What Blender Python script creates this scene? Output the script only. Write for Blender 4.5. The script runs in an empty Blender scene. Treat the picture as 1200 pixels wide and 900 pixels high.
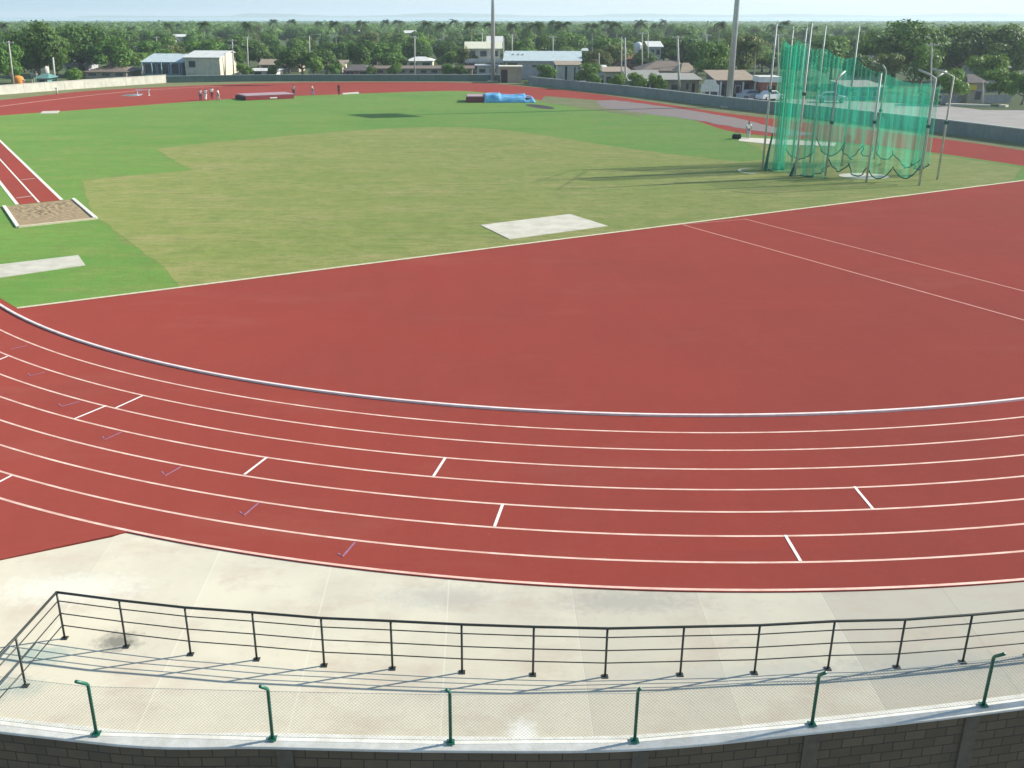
import bpy, bmesh, math, random
from mathutils import Vector, Matrix
R = math.radians
S = bpy.context.scene
C = S.collection
rnd = random.Random(7)

# ------------------------------------------------------------------ camera
FPX, PPX, HY, CH = 1140.0, 570.0, 18.0, 11.725      # focal length, optical axis, horizon row (1200 px wide picture), eye height
PITCH = math.atan((450 - HY) / FPX)
def ray(px, py):
    u = (px - PPX) / FPX; v = -(py - 450) / FPX
    return (u, math.cos(PITCH) + v * math.sin(PITCH), -math.sin(PITCH) + v * math.cos(PITCH))
def at(px, py, z=0.0):                                # a point on the ground plane z
    d = ray(px, py); t = (z - CH) / d[2]
    return Vector((d[0] * t, d[1] * t, z))
def on(px, py, Y):                                    # a point on the upright plane at distance Y
    d = ray(px, py); t = Y / d[1]
    return Vector((d[0] * t, Y, CH + d[2] * t))
cam_d = bpy.data.cameras.new('camera'); cam = bpy.data.objects.new('camera', cam_d); C.objects.link(cam)
cam.location = (0, 0, CH); cam.rotation_euler = (R(90) - PITCH, 0, 0)
cam_d.sensor_width = 36; cam_d.lens = FPX / 1200 * 36; cam_d.shift_x = (600 - PPX) / 1200
cam_d.clip_start = .1; cam_d.clip_end = 30000
S.camera = cam

# ------------------------------------------------------------------ light
SUN_EL = 30.0
sdir = Vector((1.833, .50, 0)).normalized() * math.cos(R(SUN_EL)) + Vector((0, 0, math.sin(R(SUN_EL))))
sl = bpy.data.lights.new('sun', 'SUN'); sl.energy = 4.8; sl.angle = R(.55); sl.color = (1.0, .95, .83)
so = bpy.data.objects.new('sun', sl); C.objects.link(so); so.location = (0, 0, 60)
so.rotation_euler = sdir.to_track_quat('Z', 'Y').to_euler()
W = bpy.data.worlds.new('World'); S.world = W; W.use_nodes = True
wn = W.node_tree; bg = wn.nodes['Background']; sky = wn.nodes.new('ShaderNodeTexSky')
sky.sky_type = 'NISHITA'; sky.sun_disc = False; sky.sun_elevation = R(SUN_EL)
sky.sun_rotation = math.atan2(sdir.x, sdir.y); sky.dust_density = .2; sky.air_density = 1.0; sky.ozone_density = 1.4
tm = wn.nodes.new('ShaderNodeMix'); tm.data_type = 'RGBA'; tm.blend_type = 'MULTIPLY'; tm.inputs[0].default_value = 1; tm.inputs[7].default_value = (.92, .96, .92, 1)
wn.links.new(sky.outputs[0], tm.inputs[6]); tcw = wn.nodes.new('ShaderNodeTexCoord'); sxw = wn.nodes.new('ShaderNodeSeparateXYZ'); wn.links.new(tcw.outputs['Generated'], sxw.inputs[0])
mrz = wn.nodes.new('ShaderNodeMapRange'); mrz.inputs[1].default_value = .01; mrz.inputs[2].default_value = .09; mrz.inputs[3].default_value = 1.0; mrz.inputs[4].default_value = 0.0; wn.links.new(sxw.outputs[2], mrz.inputs[0])
mrx = wn.nodes.new('ShaderNodeMapRange'); mrx.inputs[1].default_value = -.45; mrx.inputs[2].default_value = .30; wn.links.new(sxw.outputs[0], mrx.inputs[0])
hzc = wn.nodes.new('ShaderNodeMix'); hzc.data_type = 'RGBA'; hzc.inputs[6].default_value = (2.15, 3.1, 3.75, 1); hzc.inputs[7].default_value = (4.1, 4.6, 4.7, 1); wn.links.new(mrx.outputs[0], hzc.inputs[0])
mh = wn.nodes.new('ShaderNodeMix'); mh.data_type = 'RGBA'; wn.links.new(mrz.outputs[0], mh.inputs[0]); wn.links.new(tm.outputs[2], mh.inputs[6]); wn.links.new(hzc.outputs[2], mh.inputs[7])
wn.links.new(mh.outputs[2], bg.inputs[0]); bg.inputs[1].default_value = .12
S.view_settings.view_transform = 'Standard'; S.view_settings.look = 'None'
S.view_settings.exposure = .85; S.view_settings.gamma = 1

# ------------------------------------------------------------------ materials
def lin(r, g, b):
    f = lambda c: (c / 255 / 12.92) if c / 255 <= .04045 else ((c / 255 + .055) / 1.055) ** 2.4
    return (f(r), f(g), f(b), 1)
def c4(c): return (c[0], c[1], c[2], 1)
MATS = {}
class NT:
    def __init__(s, name):
        s.m = bpy.data.materials.new(name); s.m.use_nodes = True; s.t = s.m.node_tree
        s.b = s.t.nodes['Principled BSDF']; s.out = s.t.nodes['Material Output']; MATS[name] = s.m
        s.tc = s.t.nodes.new('ShaderNodeTexCoord')
    def n(s, typ, **k):
        x = s.t.nodes.new(typ)
        for a, v in k.items(): setattr(x, a, v)
        return x
    def l(s, a, b): s.t.links.new(a, b)
    def noise(s, scale, detail=4, rough=.55, src='Object', stretch=None):
        x = s.n('ShaderNodeTexNoise'); x.inputs['Scale'].default_value = scale
        x.inputs['Detail'].default_value = detail; x.inputs['Roughness'].default_value = rough
        if stretch:
            mp = s.n('ShaderNodeMapping'); mp.inputs['Scale'].default_value = stretch
            s.l(s.tc.outputs[src], mp.inputs[0]); s.l(mp.outputs[0], x.inputs['Vector'])
        else: s.l(s.tc.outputs[src], x.inputs['Vector'])
        return x.outputs['Fac']
    def ramp(s, fac, p0, p1):
        x = s.n('ShaderNodeMapRange'); x.inputs[1].default_value = p0; x.inputs[2].default_value = p1
        s.l(fac, x.inputs[0]); return x.outputs[0]
    def mix(s, fac, a, b, blend='MIX'):
        x = s.n('ShaderNodeMix', data_type='RGBA', blend_type=blend)
        if isinstance(fac, (int, float)): x.inputs[0].default_value = fac
        else: s.l(fac, x.inputs[0])
        for i, v in ((6, a), (7, b)):
            if isinstance(v, (tuple, list)): x.inputs[i].default_value = c4(v)
            else: s.l(v, x.inputs[i])
        return x.outputs[2]
    def math(s, op, a, b=0, c=None):
        x = s.n('ShaderNodeMath', operation=op)
        for i, v in enumerate((a, b, c)):
            if v is None: continue
            if isinstance(v, (int, float)): x.inputs[i].default_value = v
            else: s.l(v, x.inputs[i])
        return x.outputs[0]
    def bump(s, fac, strength, dist=.02):
        x = s.n('ShaderNodeBump'); x.inputs['Strength'].default_value = strength; x.inputs['Distance'].default_value = dist
        s.l(fac, x.inputs['Height']); s.l(x.outputs[0], s.b.inputs['Normal'])
    def fin(s, col, rough=.8, metal=0, spec=.3, dr=0):
        if isinstance(col, (tuple, list)): s.b.inputs['Base Color'].default_value = c4(col)
        else: s.l(col, s.b.inputs['Base Color'])
        s.b.inputs['Roughness'].default_value = rough; s.b.inputs['Metallic'].default_value = metal
        s.b.inputs['Specular IOR Level'].default_value = spec; s.b.inputs['Diffuse Roughness'].default_value = dr
        return s.m
def pm(name, a, b=None, scale=2., rough=.75, metal=0, spec=.3, bump=.15, stretch=None, dr=0):
    if name in MATS: return MATS[name]
    t = NT(name); b = b or tuple(c * .72 for c in a[:3])
    f = t.ramp(t.noise(scale, 6, .62, stretch=stretch), .35, .68)
    col = t.mix(f, a, b)
    if name[:2] in ('w_', 'r_') or name.startswith('wall_'):
        dr_ = t.ramp(t.noise(.9, 7, .75, stretch=(1.4, 1.4, .35)), .5, .72); col = t.mix(t.math('MULTIPLY', dr_, .5), col, tuple(c * .5 for c in a[:3]))
    g = t.noise(scale * 9, 3)
    col = t.mix(t.math('MULTIPLY', g, .25), col, tuple(c * .5 for c in a[:3]))
    if bump: t.bump(g, bump)
    return t.fin(col, rough, metal, spec, dr)

# --- track rubber
t = NT('track_rubber')
big = t.ramp(t.noise(.12, 5, .6), .35, .66); mid = t.ramp(t.noise(.9, 5, .65, stretch=(1, .35, 1)), .3, .72)
grain = t.noise(55, 2, .7)
col = t.mix(big, (.315, .058, .044), (.270, .058, .045)); col = t.mix(t.math('MULTIPLY', mid, .35), col, (.37, .076, .054))
fine = t.ramp(t.noise(4.5, 6, .8), .42, .62); col = t.mix(t.math('MULTIPLY', fine, .22), col, (.24, .045, .032))
seam = t.ramp(t.noise(.5, 4, .7, stretch=(.12, 2.2, 1)), .56, .68); col = t.mix(t.math('MULTIPLY', seam, .32), col, (.25, .055, .045))
dust = t.ramp(t.noise(.23, 6, .7, stretch=(.5, 1.4, 1)), .55, .8)
col = t.mix(t.math('MULTIPLY', dust, .30), col, (.38, .15, .11))
col = t.mix(t.math('MULTIPLY', grain, .35), col, (.17, .035, .027))
sp = t.ramp(t.noise(9, 2, .5), .70, .74); col = t.mix(t.math('MULTIPLY', sp, .10), col, (.5, .3, .25))
t.bump(grain, .2, .01); t.fin(col, .95, 0, .03, .35)
# --- lawn
def lawn(name, a, b, c, warm):
    t = NT(name)
    n1 = t.ramp(t.noise(.10, 6, .62, stretch=(.55, 1.5, 1)), .40, .60); n2 = t.ramp(t.noise(.45, 8, .78), .40, .62)
    n3 = t.noise(14, 4, .75); n4 = t.ramp(t.noise(.35, 9, .8, stretch=(.35, 1.3, 1)), .50, .68)
    col = t.mix(n1, a, b); col = t.mix(t.math('MULTIPLY', n2, .7), col, c); col = t.mix(t.math('MULTIPLY', n4, .75), col, warm)
    col = t.mix(t.math('MULTIPLY', t.ramp(n3, .38, .66), .6), col, tuple(x * .5 for x in a))
    n5 = t.ramp(t.noise(1.5, 8, .85, stretch=(.45, 1.2, 1)), .47, .58); col = t.mix(t.math('MULTIPLY', n5, .55), col, tuple(x * .62 for x in c))
    n6 = t.ramp(t.noise(.06, 5, .7), .5, .62); col = t.mix(t.math('MULTIPLY', n6, .35), col, tuple(x * .8 for x in a))
    t.bump(n3, .6, .04); return t.fin(col, .9, 0, .12, .6)
lawn('lawn_green', (.12, .285, .05), (.17, .32, .06), (.22, .29, .07), (.32, .30, .10))
lawn('lawn_dry', (.28, .31, .085), (.355, .335, .115), (.20, .275, .065), (.47, .36, .18))
lawn('lawn_mid', (.18, .265, .06), (.235, .295, .08), (.17, .25, .06), (.38, .33, .14))
lawn('lawn_dark', (.055, .15, .035), (.07, .17, .04), (.09, .17, .05), (.1, .17, .05))
lawn('verge', (.22, .23, .10), (.27, .25, .13), (.15, .19, .07), (.36, .30, .18))
lawn('town_ground', (.13, .15, .07), (.08, .12, .04), (.07, .12, .035), (.22, .20, .12))
# --- concrete apron with bays and stains
t = NT('apron_concrete')
sx = t.n('ShaderNodeSeparateXYZ'); t.l(t.tc.outputs['UV'], sx.inputs[0])
fl = t.math('FLOOR', sx.outputs[0]); wh = t.n('ShaderNodeTexWhiteNoise', noise_dimensions='1D'); t.l(fl, wh.inputs['W'])
fr = t.math('FRACT', sx.outputs[0]); edge = t.math('ABSOLUTE', t.math('SUBTRACT', fr, .5))
jn = t.ramp(edge, .4935, .4965)
col = t.mix(wh.outputs[0], (.68, .62, .475), (.53, .475, .365))
cl = t.ramp(t.noise(.45, 6, .62), .38, .7); col = t.mix(t.math('MULTIPLY', cl, .65), col, (.52, .47, .37))
pk = t.ramp(t.noise(.55, 6, .7, stretch=(1, 1.6, 1)), .50, .66); col = t.mix(t.math('MULTIPLY', pk, .6), col, (.52, .42, .32))
st = t.ramp(t.noise(2.3, 8, .75), .56, .78); col = t.mix(t.math('MULTIPLY', st, .45), col, (.36, .34, .28))
gr = t.noise(40, 3, .7); col = t.mix(t.math('MULTIPLY', gr, .22), col, (.36, .35, .31))
wob = t.noise(5, 5, .7)
def spot(cx, cy, rx, ry, c, amt, soft=.5):
    global col
    p = t.n('ShaderNodeSeparateXYZ'); t.l(t.tc.outputs['Object'], p.inputs[0])
    dx = t.math('MULTIPLY', t.math('SUBTRACT', p.outputs[0], cx), 1 / rx); dy = t.math('MULTIPLY', t.math('SUBTRACT', p.outputs[1], cy), 1 / ry)
    d = t.math('SQRT', t.math('ADD', t.math('MULTIPLY', dx, dx), t.math('MULTIPLY', dy, dy)))
    d = t.math('ADD', d, t.math('MULTIPLY', t.math('SUBTRACT', wob, .5), 2.6))
    f = t.ramp(d, 1 + soft, 1 - soft)
    f = t.math('MULTIPLY', f, amt); col = t.mix(f, col, c)
for (px, py, rx, ry, c, a) in ((138, 752, .34, .26, (.10, .10, .09), .75), (44, 768, .55, .3, (.22, .33, .30), .55), (18, 805, .45, .3, (.25, .34, .31), .45),
                               (612, 859, .22, .3, (.86, .86, .84), .5), (735, 705, 1.3, .35, (.36, .33, .29), .55), (520, 700, 1.1, .4, (.38, .37, .34), .4),
                               (950, 790, 3.2, .3, (.40, .41, .38), .35), (1090, 775, 1.6, .35, (.34, .35, .32), .4), (80, 690, 1.4, .5, (.72, .70, .62), .5)):
    q = at(px, py); spot(q.x, q.y, rx, ry, c, a)
jc = t.mix(t.ramp(wh.outputs[0], .4, .6), (.74, .71, .60), (.33, .31, .26))
col = t.mix(t.math('MULTIPLY', jn, .38), col, jc)
t.bump(gr, .15, .01); t.fin(col, .8, 0, .25, .5)
# --- block wall
t = NT('concrete_block')
bk = t.n('ShaderNodeTexBrick'); bk.inputs['Scale'].default_value = 1; bk.inputs['Brick Width'].default_value = .4; bk.inputs['Row Height'].default_value = .2
bk.inputs['Mortar Size'].default_value = .012; bk.inputs['Mortar Smooth'].default_value = .4; bk.inputs['Bias'].default_value = -.2
bk.inputs[1].default_value = (.16, .12, .08, 1); bk.inputs[2].default_value = (.12, .092, .062, 1); bk.inputs[3].default_value = (.062, .053, .042, 1)
t.l(t.tc.outputs['UV'], bk.inputs[0])
nn = t.ramp(t.noise(2.2, 6, .7), .4, .7); col = t.mix(t.math('MULTIPLY', nn, .5), bk.outputs[0], (.09, .082, .062))
t.bump(t.math('SUBTRACT', t.noise(30, 4), t.math('MULTIPLY', bk.outputs[1], 1.4)), .5, .02); t.fin(col, .95, 0, .1)
pm('coping_concrete', (.70, .68, .62), (.55, .52, .45), 3.5, .85, bump=.3)
pm('pillar_concrete', (.15, .125, .09), (.10, .085, .06), 4, .9, bump=.4)
pm('white_line', (.78, .56, .46), (.58, .31, .24), 1.6, .8, bump=.1)
pm('white_fresh', (.86, .82, .76), (.74, .66, .60), 5, .8, bump=.1)
pm('pink_line', (.56, .27, .22), (.47, .20, .16), 2.5, .8, bump=.1)
pm('violet_chalk', (.32, .17, .27), (.29, .11, .14), 9, .8, bump=.1)
pm('kerb_white', (.84, .73, .68), (.64, .53, .49), 3, .8, bump=.1)
pm('beige_edge', (.62, .54, .38), (.46, .40, .27), 4, .85, bump=.2)
pm('slab', (.56, .53, .44), (.42, .39, .31), 1.1, .85, bump=.2)
pm('sand', (.36, .265, .15), (.25, .18, .10), 2.5, .95, bump=.5)
pm('pit_edge', (.80, .77, .68), (.62, .58, .48), 4, .8)
pm('asphalt', (.20, .18, .17), (.15, .14, .135), .35, .9, bump=.3)
pm('road_pale', (.30, .27, .25), (.23, .21, .20), .35, .9, bump=.3)
pm('worn_asphalt', (.155, .14, .14), (.20, .14, .12), .4, .9, bump=.3)
pm('rail_steel', (.035, .05, .045), (.05, .04, .03), 8, .45, .3, .4, .05)
pm('fence_green', (.012, .14, .085), (.01, .09, .055), 8, .4, 0, .5, .05)
pm('wire_galv', (.34, .38, .35), (.25, .30, .27), 8, .45, .6, .4, 0)
pm('cage_pole', (.44, .47, .44), (.34, .37, .34), 3, .6, .1, .5, .05)
pm('rope', (.01, .13, .09), (.02, .09, .07), 9, .8, bump=.2)
pm('mast_grey', (.46, .49, .50), (.36, .39, .40), 1.2, .4, .3, .5, .05)
pm('pole_concrete', (.50, .48, .43), (.36, .35, .31), 1.8, .85)
pm('lamp_white', (.7, .7, .68), None, 3, .4)
pm('wall_white', (.54, .52, .44), (.42, .40, .34), .7, .85, bump=.3)
pm('wall_green', (.12, .18, .15), (.09, .145, .12), .45, .8, bump=.3); pm('wall_bluegreen', (.20, .245, .225), (.15, .19, .175), .35, .8, bump=.3)
pm('wall_cap', (.46, .50, .48), (.36, .39, .37), 1.5, .8)
pm('mat_red', (.30, .035, .045), (.22, .03, .035), 2, .5)
pm('mat_top', (.42, .27, .29), (.34, .20, .22), 1.4, .5)
pm('mat_maroon', (.16, .03, .05), (.11, .02, .03), 2, .5)
pm('tarp_blue', (.08, .30, .56), (.24, .50, .68), 1.2, .4, bump=.2)
pm('black_paint', (.02, .02, .02), (.03, .03, .03), 2, .6)
pm('dark_void', (.025, .025, .028), (.04, .035, .03), 2, .9)
pm('glass_dark', (.03, .04, .05), (.05, .06, .07), 3, .12, 0, .6, 0)
pm('bark', (.14, .105, .075), (.20, .16, .12), 5, .95, bump=.6, stretch=(1, 1, .25))
pm('bark_pale', (.30, .27, .23), (.22, .19, .16), 3, .95, bump=.5, stretch=(1, 1, .3))
for k, a in dict(w_white=(.60, .58, .54), w_cream=(.62, .57, .44), w_grey=(.42, .42, .43), w_blue=(.10, .22, .34), w_tan=(.40, .34, .26), w_teal=(.12, .26, .24),
                 w_brick=(.30, .12, .09), w_purple=(.13, .115, .13), r_pale=(.47, .55, .56), r_white=(.66, .66, .62), r_yellow=(.66, .65, .50), r_brown=(.20, .155, .125),
                 r_grey=(.30, .29, .26), r_tile=(.33, .26, .19), r_red=(.28, .11, .08), r_blue=(.22, .36, .42), r_dark=(.12, .105, .10), orange=(.75, .27, .05),
                 paint_white=(.75, .75, .75), paint_silver=(.42, .43, .45), paint_red=(.4, .05, .04), yellow=(.70, .52, .08), skin=(.25, .13, .08), cloth_white=(.88, .86, .84),
                 cloth_maroon=(.24, .04, .05), cloth_navy=(.05, .06, .14), cloth_violet=(.30, .22, .42), cloth_pink=(.7, .45, .45), hair=(.015, .012, .01), cloth_grey=(.4, .4, .42)).items():
    pm(k, a, tuple(c * .78 for c in a), 1.3 if k[:2] in ('w_', 'r_') else 4, .35 if k.startswith('paint') else .8, bump=.15)
# --- net
def net(name, col, fac):
    t = NT(name); t.b.inputs['Base Color'].default_value = c4(col); t.b.inputs['Roughness'].default_value = .6
    tr = t.n('ShaderNodeBsdfTransparent'); tl = t.n('ShaderNodeBsdfTranslucent'); tl.inputs[0].default_value = c4(tuple(min(1, x * 1.3) for x in col))
    m1 = t.n('ShaderNodeMixShader'); m1.inputs[0].default_value = .45; t.l(t.b.outputs[0], m1.inputs[1]); t.l(tl.outputs[0], m1.inputs[2])
    nz = t.math('ADD', t.math('MULTIPLY', t.ramp(t.noise(1.1, 4, .6, stretch=(1, 1, .25)), .35, .7), .26), fac - .13)
    m2 = t.n('ShaderNodeMixShader'); t.l(nz, m2.inputs[0]); t.l(tr.outputs[0], m2.inputs[1]); t.l(m1.outputs[0], m2.inputs[2])
    t.l(m2.outputs[0], t.out.inputs[0]); return t.m
net('net_green', (.02, .38, .24), .27); net('net_dense', (.02, .38, .24), .42); net('net_bunched', (.02, .38, .24), .38)
# --- foliage
def leaf(name, a, b, c):
    t = NT(name); g = t.n('ShaderNodeNewGeometry'); oi = t.n('ShaderNodeObjectInfo')
    col = t.mix(g.outputs['Random Per Island'], a, b)
    col = t.mix(t.math('MULTIPLY', oi.outputs['Random'], .6), col, c)
    t.l(col, t.b.inputs['Base Color']); t.b.inputs['Roughness'].default_value = .55; t.b.inputs['Specular IOR Level'].default_value = .25
    tl = t.n('ShaderNodeBsdfTranslucent'); t.l(t.mix(.5, col, (.14, .22, .03)), tl.inputs[0])
    m = t.n('ShaderNodeMixShader'); m.inputs[0].default_value = .35; t.l(t.b.outputs[0], m.inputs[1]); t.l(tl.outputs[0], m.inputs[2]); t.l(m.outputs[0], t.out.inputs[0])
leaf('leaf_green', (.06, .165, .025), (.13, .255, .04), (.16, .23, .04))
leaf('leaf_bright', (.10, .22, .03), (.17, .29, .045), (.15, .24, .04))
leaf('leaf_dark', (.042, .115, .02), (.09, .18, .03), (.10, .16, .035))
leaf('leaf_palm', (.06, .12, .03), (.11, .17, .05), (.10, .13, .05))
leaf('leaf_olive', (.10, .15, .035), (.17, .20, .055), (.15, .14, .06))
# --- water
t = NT('water'); nb = t.noise(.05, 6, .6); t.bump(nb, .25, 1.5); t.fin((.16, .30, .32), .22, 0, .5)
t = NT('puddle'); t.bump(t.noise(2, 3), .1, .05); t.fin((.10, .09, .17), .15, 0, .5)

# ------------------------------------------------------------------ mesh builder
class MB:
    def __init__(s): s.v = []; s.f = []; s.uv = []; s.sm = []
    def add(s, vs, fs, uvs=None, smooth=False):
        o = len(s.v); s.v += [tuple(p) for p in vs]
        for i, f in enumerate(fs):
            s.f.append([o + k for k in f]); s.uv.append(uvs[i] if uvs else None); s.sm.append(smooth)
        return s
    def box(s, a, b, M=None):
        x0, y0, z0 = a; x1, y1, z1 = b
        vs = [Vector(p) for p in ((x0, y0, z0), (x1, y0, z0), (x1, y1, z0), (x0, y1, z0), (x0, y0, z1), (x1, y0, z1), (x1, y1, z1), (x0, y1, z1))]
        if M: vs = [M @ p for p in vs]
        return s.add(vs, [(0, 3, 2, 1), (4, 5, 6, 7), (0, 1, 5, 4), (1, 2, 6, 5), (2, 3, 7, 6), (3, 0, 4, 7)])
    def tube(s, pts, r, n=6, caps=True):
        pts = [Vector(p) for p in pts]; rr = r if isinstance(r, (list, tuple)) else [r] * len(pts)
        vs = []; prev = None
        for i, p in enumerate(pts):
            d = (pts[min(i + 1, len(pts) - 1)] - pts[max(i - 1, 0)]).normalized()
            u = d.orthogonal().normalized() if prev is None else (prev - d * prev.dot(d)).normalized()
            prev = u; w = d.cross(u)
            for k in range(n):
                a = 2 * math.pi * k / n; vs.append(p + (u * math.cos(a) + w * math.sin(a)) * rr[i])
        fs = [(i * n + k, i * n + (k + 1) % n, (i + 1) * n + (k + 1) % n, (i + 1) * n + k) for i in range(len(pts) - 1) for k in range(n)]
        if caps: fs += [tuple(range(n))[::-1], tuple((len(pts) - 1) * n + k for k in range(n))]
        return s.add(vs, fs, smooth=n > 6)
    def poly(s, pts): return s.add(pts, [tuple(range(len(pts)))])
    def ribbon(s, A, B, us=None):
        n = len(A); fs = [(i, i + 1, n + i + 1, n + i) for i in range(n - 1)]
        uvs = [[(us[i], 0), (us[i + 1], 0), (us[i + 1], 1), (us[i], 1)] for i in range(n - 1)] if us else None
        return s.add(list(A) + list(B), fs, uvs)
    def build(s, name, mat, parent=None, bevel=0):
        me = bpy.data.meshes.new(name); 
        inv = parent.matrix_world.inverted() if False else None
        off = Vector(parent['_o']) if parent is not None and '_o' in parent.keys() else Vector((0, 0, 0))
        me.from_pydata([tuple(Vector(p) - off) for p in s.v], [], s.f)
        if any(u for u in s.uv):
            ul = me.uv_layers.new(name='UVMap')
            for p, u in zip(me.polygons, s.uv):
                if u:
                    for li, q in zip(p.loop_indices, u): ul.data[li].uv = q
        for p, f in zip(me.polygons, s.sm): p.use_smooth = f
        me.materials.append(MATS[mat] if isinstance(mat, str) else mat); me.update()
        o = bpy.data.objects.new(name, me); C.objects.link(o)
        if parent is not None: o.parent = parent
        if bevel:
            bm = o.modifiers.new('bevel', 'BEVEL'); bm.width = bevel; bm.segments = 2; bm.limit_method = 'ANGLE'
        return o
def tag(o, label=None, cat=None, group=None, kind=None):
    if label: o['label'] = label
    if cat: o['category'] = cat
    if group: o['group'] = group
    if kind: o['kind'] = kind
    return o
def empty(name, loc=(0, 0, 0), label=None, cat=None, group=None, rz=0):
    o = bpy.data.objects.new(name, None); C.objects.link(o); o.location = loc; o.rotation_euler = (0, 0, rz); o.empty_display_size = .3
    if rz == 0 and label != 'proto': o['_o'] = tuple(loc)
    return tag(o, label, cat, group)
def struct(o, label, cat): return tag(o, label, cat, kind='structure')
def cat_rom(pts, n=8, closed=False):
    P = [Vector(p) if len(p) == 3 else Vector((p[0], p[1], 0)) for p in pts]; out = []
    m = len(P)
    for i in range(m if closed else m - 1):
        p0 = P[(i - 1) % m] if closed or i > 0 else P[0] * 2 - P[1]
        p1, p2 = P[i], P[(i + 1) % m]
        p3 = P[(i + 2) % m] if closed or i + 2 < m else P[-1] * 2 - P[-2]
        for k in range(n):
            s = k / n
            out.append(.5 * ((2 * p1) + (p2 - p0) * s + (2 * p0 - 5 * p1 + 4 * p2 - p3) * s * s + (3 * p1 - p0 - 3 * p2 + p3) * s ** 3))
    if not closed: out.append(P[-1])
    return out
def zz(pts, z): return [Vector((p[0], p[1], z)) for p in pts]
def offset(pts, d):
    out = []
    for i, p in enumerate(pts):
        t_ = (pts[min(i + 1, len(pts) - 1)] - pts[max(i - 1, 0)]); t_.z = 0; t_.normalize()
        out.append(Vector((p.x - t_.y * d, p.y + t_.x * d, p.z)))
    return out
def line(mb, pts, w, z):
    pts = zz(pts, z); return mb.ribbon(offset(pts, w / 2), offset(pts, -w / 2))
def strip_wall(mb, pts, th, z0, z1, n=None):                      # upright wall along a polyline
    a = offset(pts, th / 2); b = offset(pts, -th / 2); L = [0]
    for i in range(1, len(pts)): L.append(L[-1] + (pts[i] - pts[i - 1]).length)
    n = len(pts)
    vs = zz(a, z0) + zz(a, z1) + zz(b, z0) + zz(b, z1); fs = []; uvs = []
    for i in range(n - 1):
        u0, u1 = L[i], L[i + 1]
        fs.append((i, i + 1, n + i + 1, n + i)); uvs.append([(u0, z0), (u1, z0), (u1, z1), (u0, z1)])
        fs.append((2 * n + i, 3 * n + i, 3 * n + i + 1, 2 * n + i + 1)); uvs.append([(u0, z0), (u0, z1), (u1, z1), (u1, z0)])
        fs.append((n + i, n + i + 1, 3 * n + i + 1, 3 * n + i)); uvs.append([(u0, 0), (u1, 0), (u1, th), (u0, th)])
    for i in (0, n - 1): fs.append((i, n + i, 3 * n + i, 2 * n + i)); uvs.append([(0, z0), (0, z1), (th, z1), (th, z0)])
    return mb.add(vs, fs, uvs)

# ------------------------------------------------------------------ track geometry
CX, CY = 6.58, 64.40
TR = [(-48.9, 17.4), (-43.2, 15.5), (-39.2, 13.9), (-35.9, 12.5), (-33.0, 11.2), (-30.5, 9.9), (-28.3, 8.7), (-26.3, 7.6), (-24.5, 6.6)]
def rad(k, th):
    i = max(0, min(8, int(round(k)))); a, b = TR[i]; t_ = max(R(a - 2), min(R(b + 2), th)); j = min(k, 8)
    d = (-.11139 + .05869 * j - .00581 * j * j) + t_ * (.44385 - .1369 * j - .00194 * j * j) + t_ ** 2 * (1.11167 - .21857 * j - .02586 * j * j) + t_ ** 3 * (.46554 - .0913 * j + .00967 * j * j)
    return 36.5 + 1.22 * k + d
def arc(k, a0, a1, n=90):
    out = []
    for i in range(n + 1):
        th = R(a0 + (a1 - a0) * i / n); r = rad(k, th); out.append(Vector((CX + math.sin(th) * r, CY - math.cos(th) * r, 0)))
    return out
P = lambda *l: [at(x, y) for x, y in l]
UX = Vector((-.493, .87, 0))                                     # direction of the straights
# outer boundary of the red surface, anticlockwise from the apron corner
near_out = [p for p in arc(8.0, -19.3, 88, 110)]
right_out = cat_rom([near_out[-1], (52.3, 75, 0), (52.2, 84, 0), (49.7, 91.7, 0), (45.3, 102.5, 0), (31.3, 127.5, 0)] + [tuple(p) for p in P((790, 123.8), (700, 110.5), (620, 102), (550, 97.2), (400, 96.3), (300, 97.8), (200, 101.8), (100, 107), (0, 117.5))] + [(-77.5, 142, 0), (-80, 134, 0), (-75, 113, 0), (-33.4, 41.7, 0), (-27, 29, 0), (-18, 20.5, 0)], 10)
corner = at(0, 658); leftpt = corner + (corner - at(143, 628)).normalized() * 3.5
red_outer = near_out + right_out[1:] + [leftpt]
mb = MB(); n = len(red_outer)
mb.poly(zz(red_outer, .03)); mb.ribbon(zz(red_outer + red_outer[:1], -.02), zz(red_outer + red_outer[:1], .03))
struct(mb.build('running_track', 'track_rubber'), 'red rubber running track with the red curve area in front', 'running track')
# ground, verge
wall_near = cat_rom([(-38.5, 36), (-31.2, 27.0), (-20.2, 18.7), (-13, 14.95), (-6.81, 13.60), (-3.71, 13.47), (-.62, 13.38), (2.56, 13.42), (5.76, 13.84), (9.04, 14.36), (13.5, 15.2), (19.6, 16.4), (31.7, 21.2), (42, 29.2), (50, 40)], 8)
gp = zz([Vector((-2600, 36, 0))] + wall_near + [Vector((2600, 40, 0)), Vector((3000, 1900, 0)), Vector((-3000, 1900, 0))], -.06)
struct(MB().poly(gp).build('ground', 'town_ground'), 'dusty and grassy ground of the town beyond the stadium', 'ground')
lp = zz([Vector((-2600, 36.0, 0))] + wall_near + [Vector((2600, 40.0, 0)), Vector((2600, -900, 0)), Vector((-2600, -900, 0))], -3.2)
struct(MB().poly(lp[::-1]).build('lower_ground', 'asphalt'), 'low paved ground at the foot of the block wall', 'ground')
farwall_px = [(0, 111), (100, 103.5), (195, 97), (300, 95.3), (400, 95), (550, 95), (592, 95.5), (620, 99), (680, 105.5), (750, 113), (860, 127), (960, 138), (1084, 153), (1200, 168.5)]
fw = [at(x, y) for x, y in farwall_px]
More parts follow.
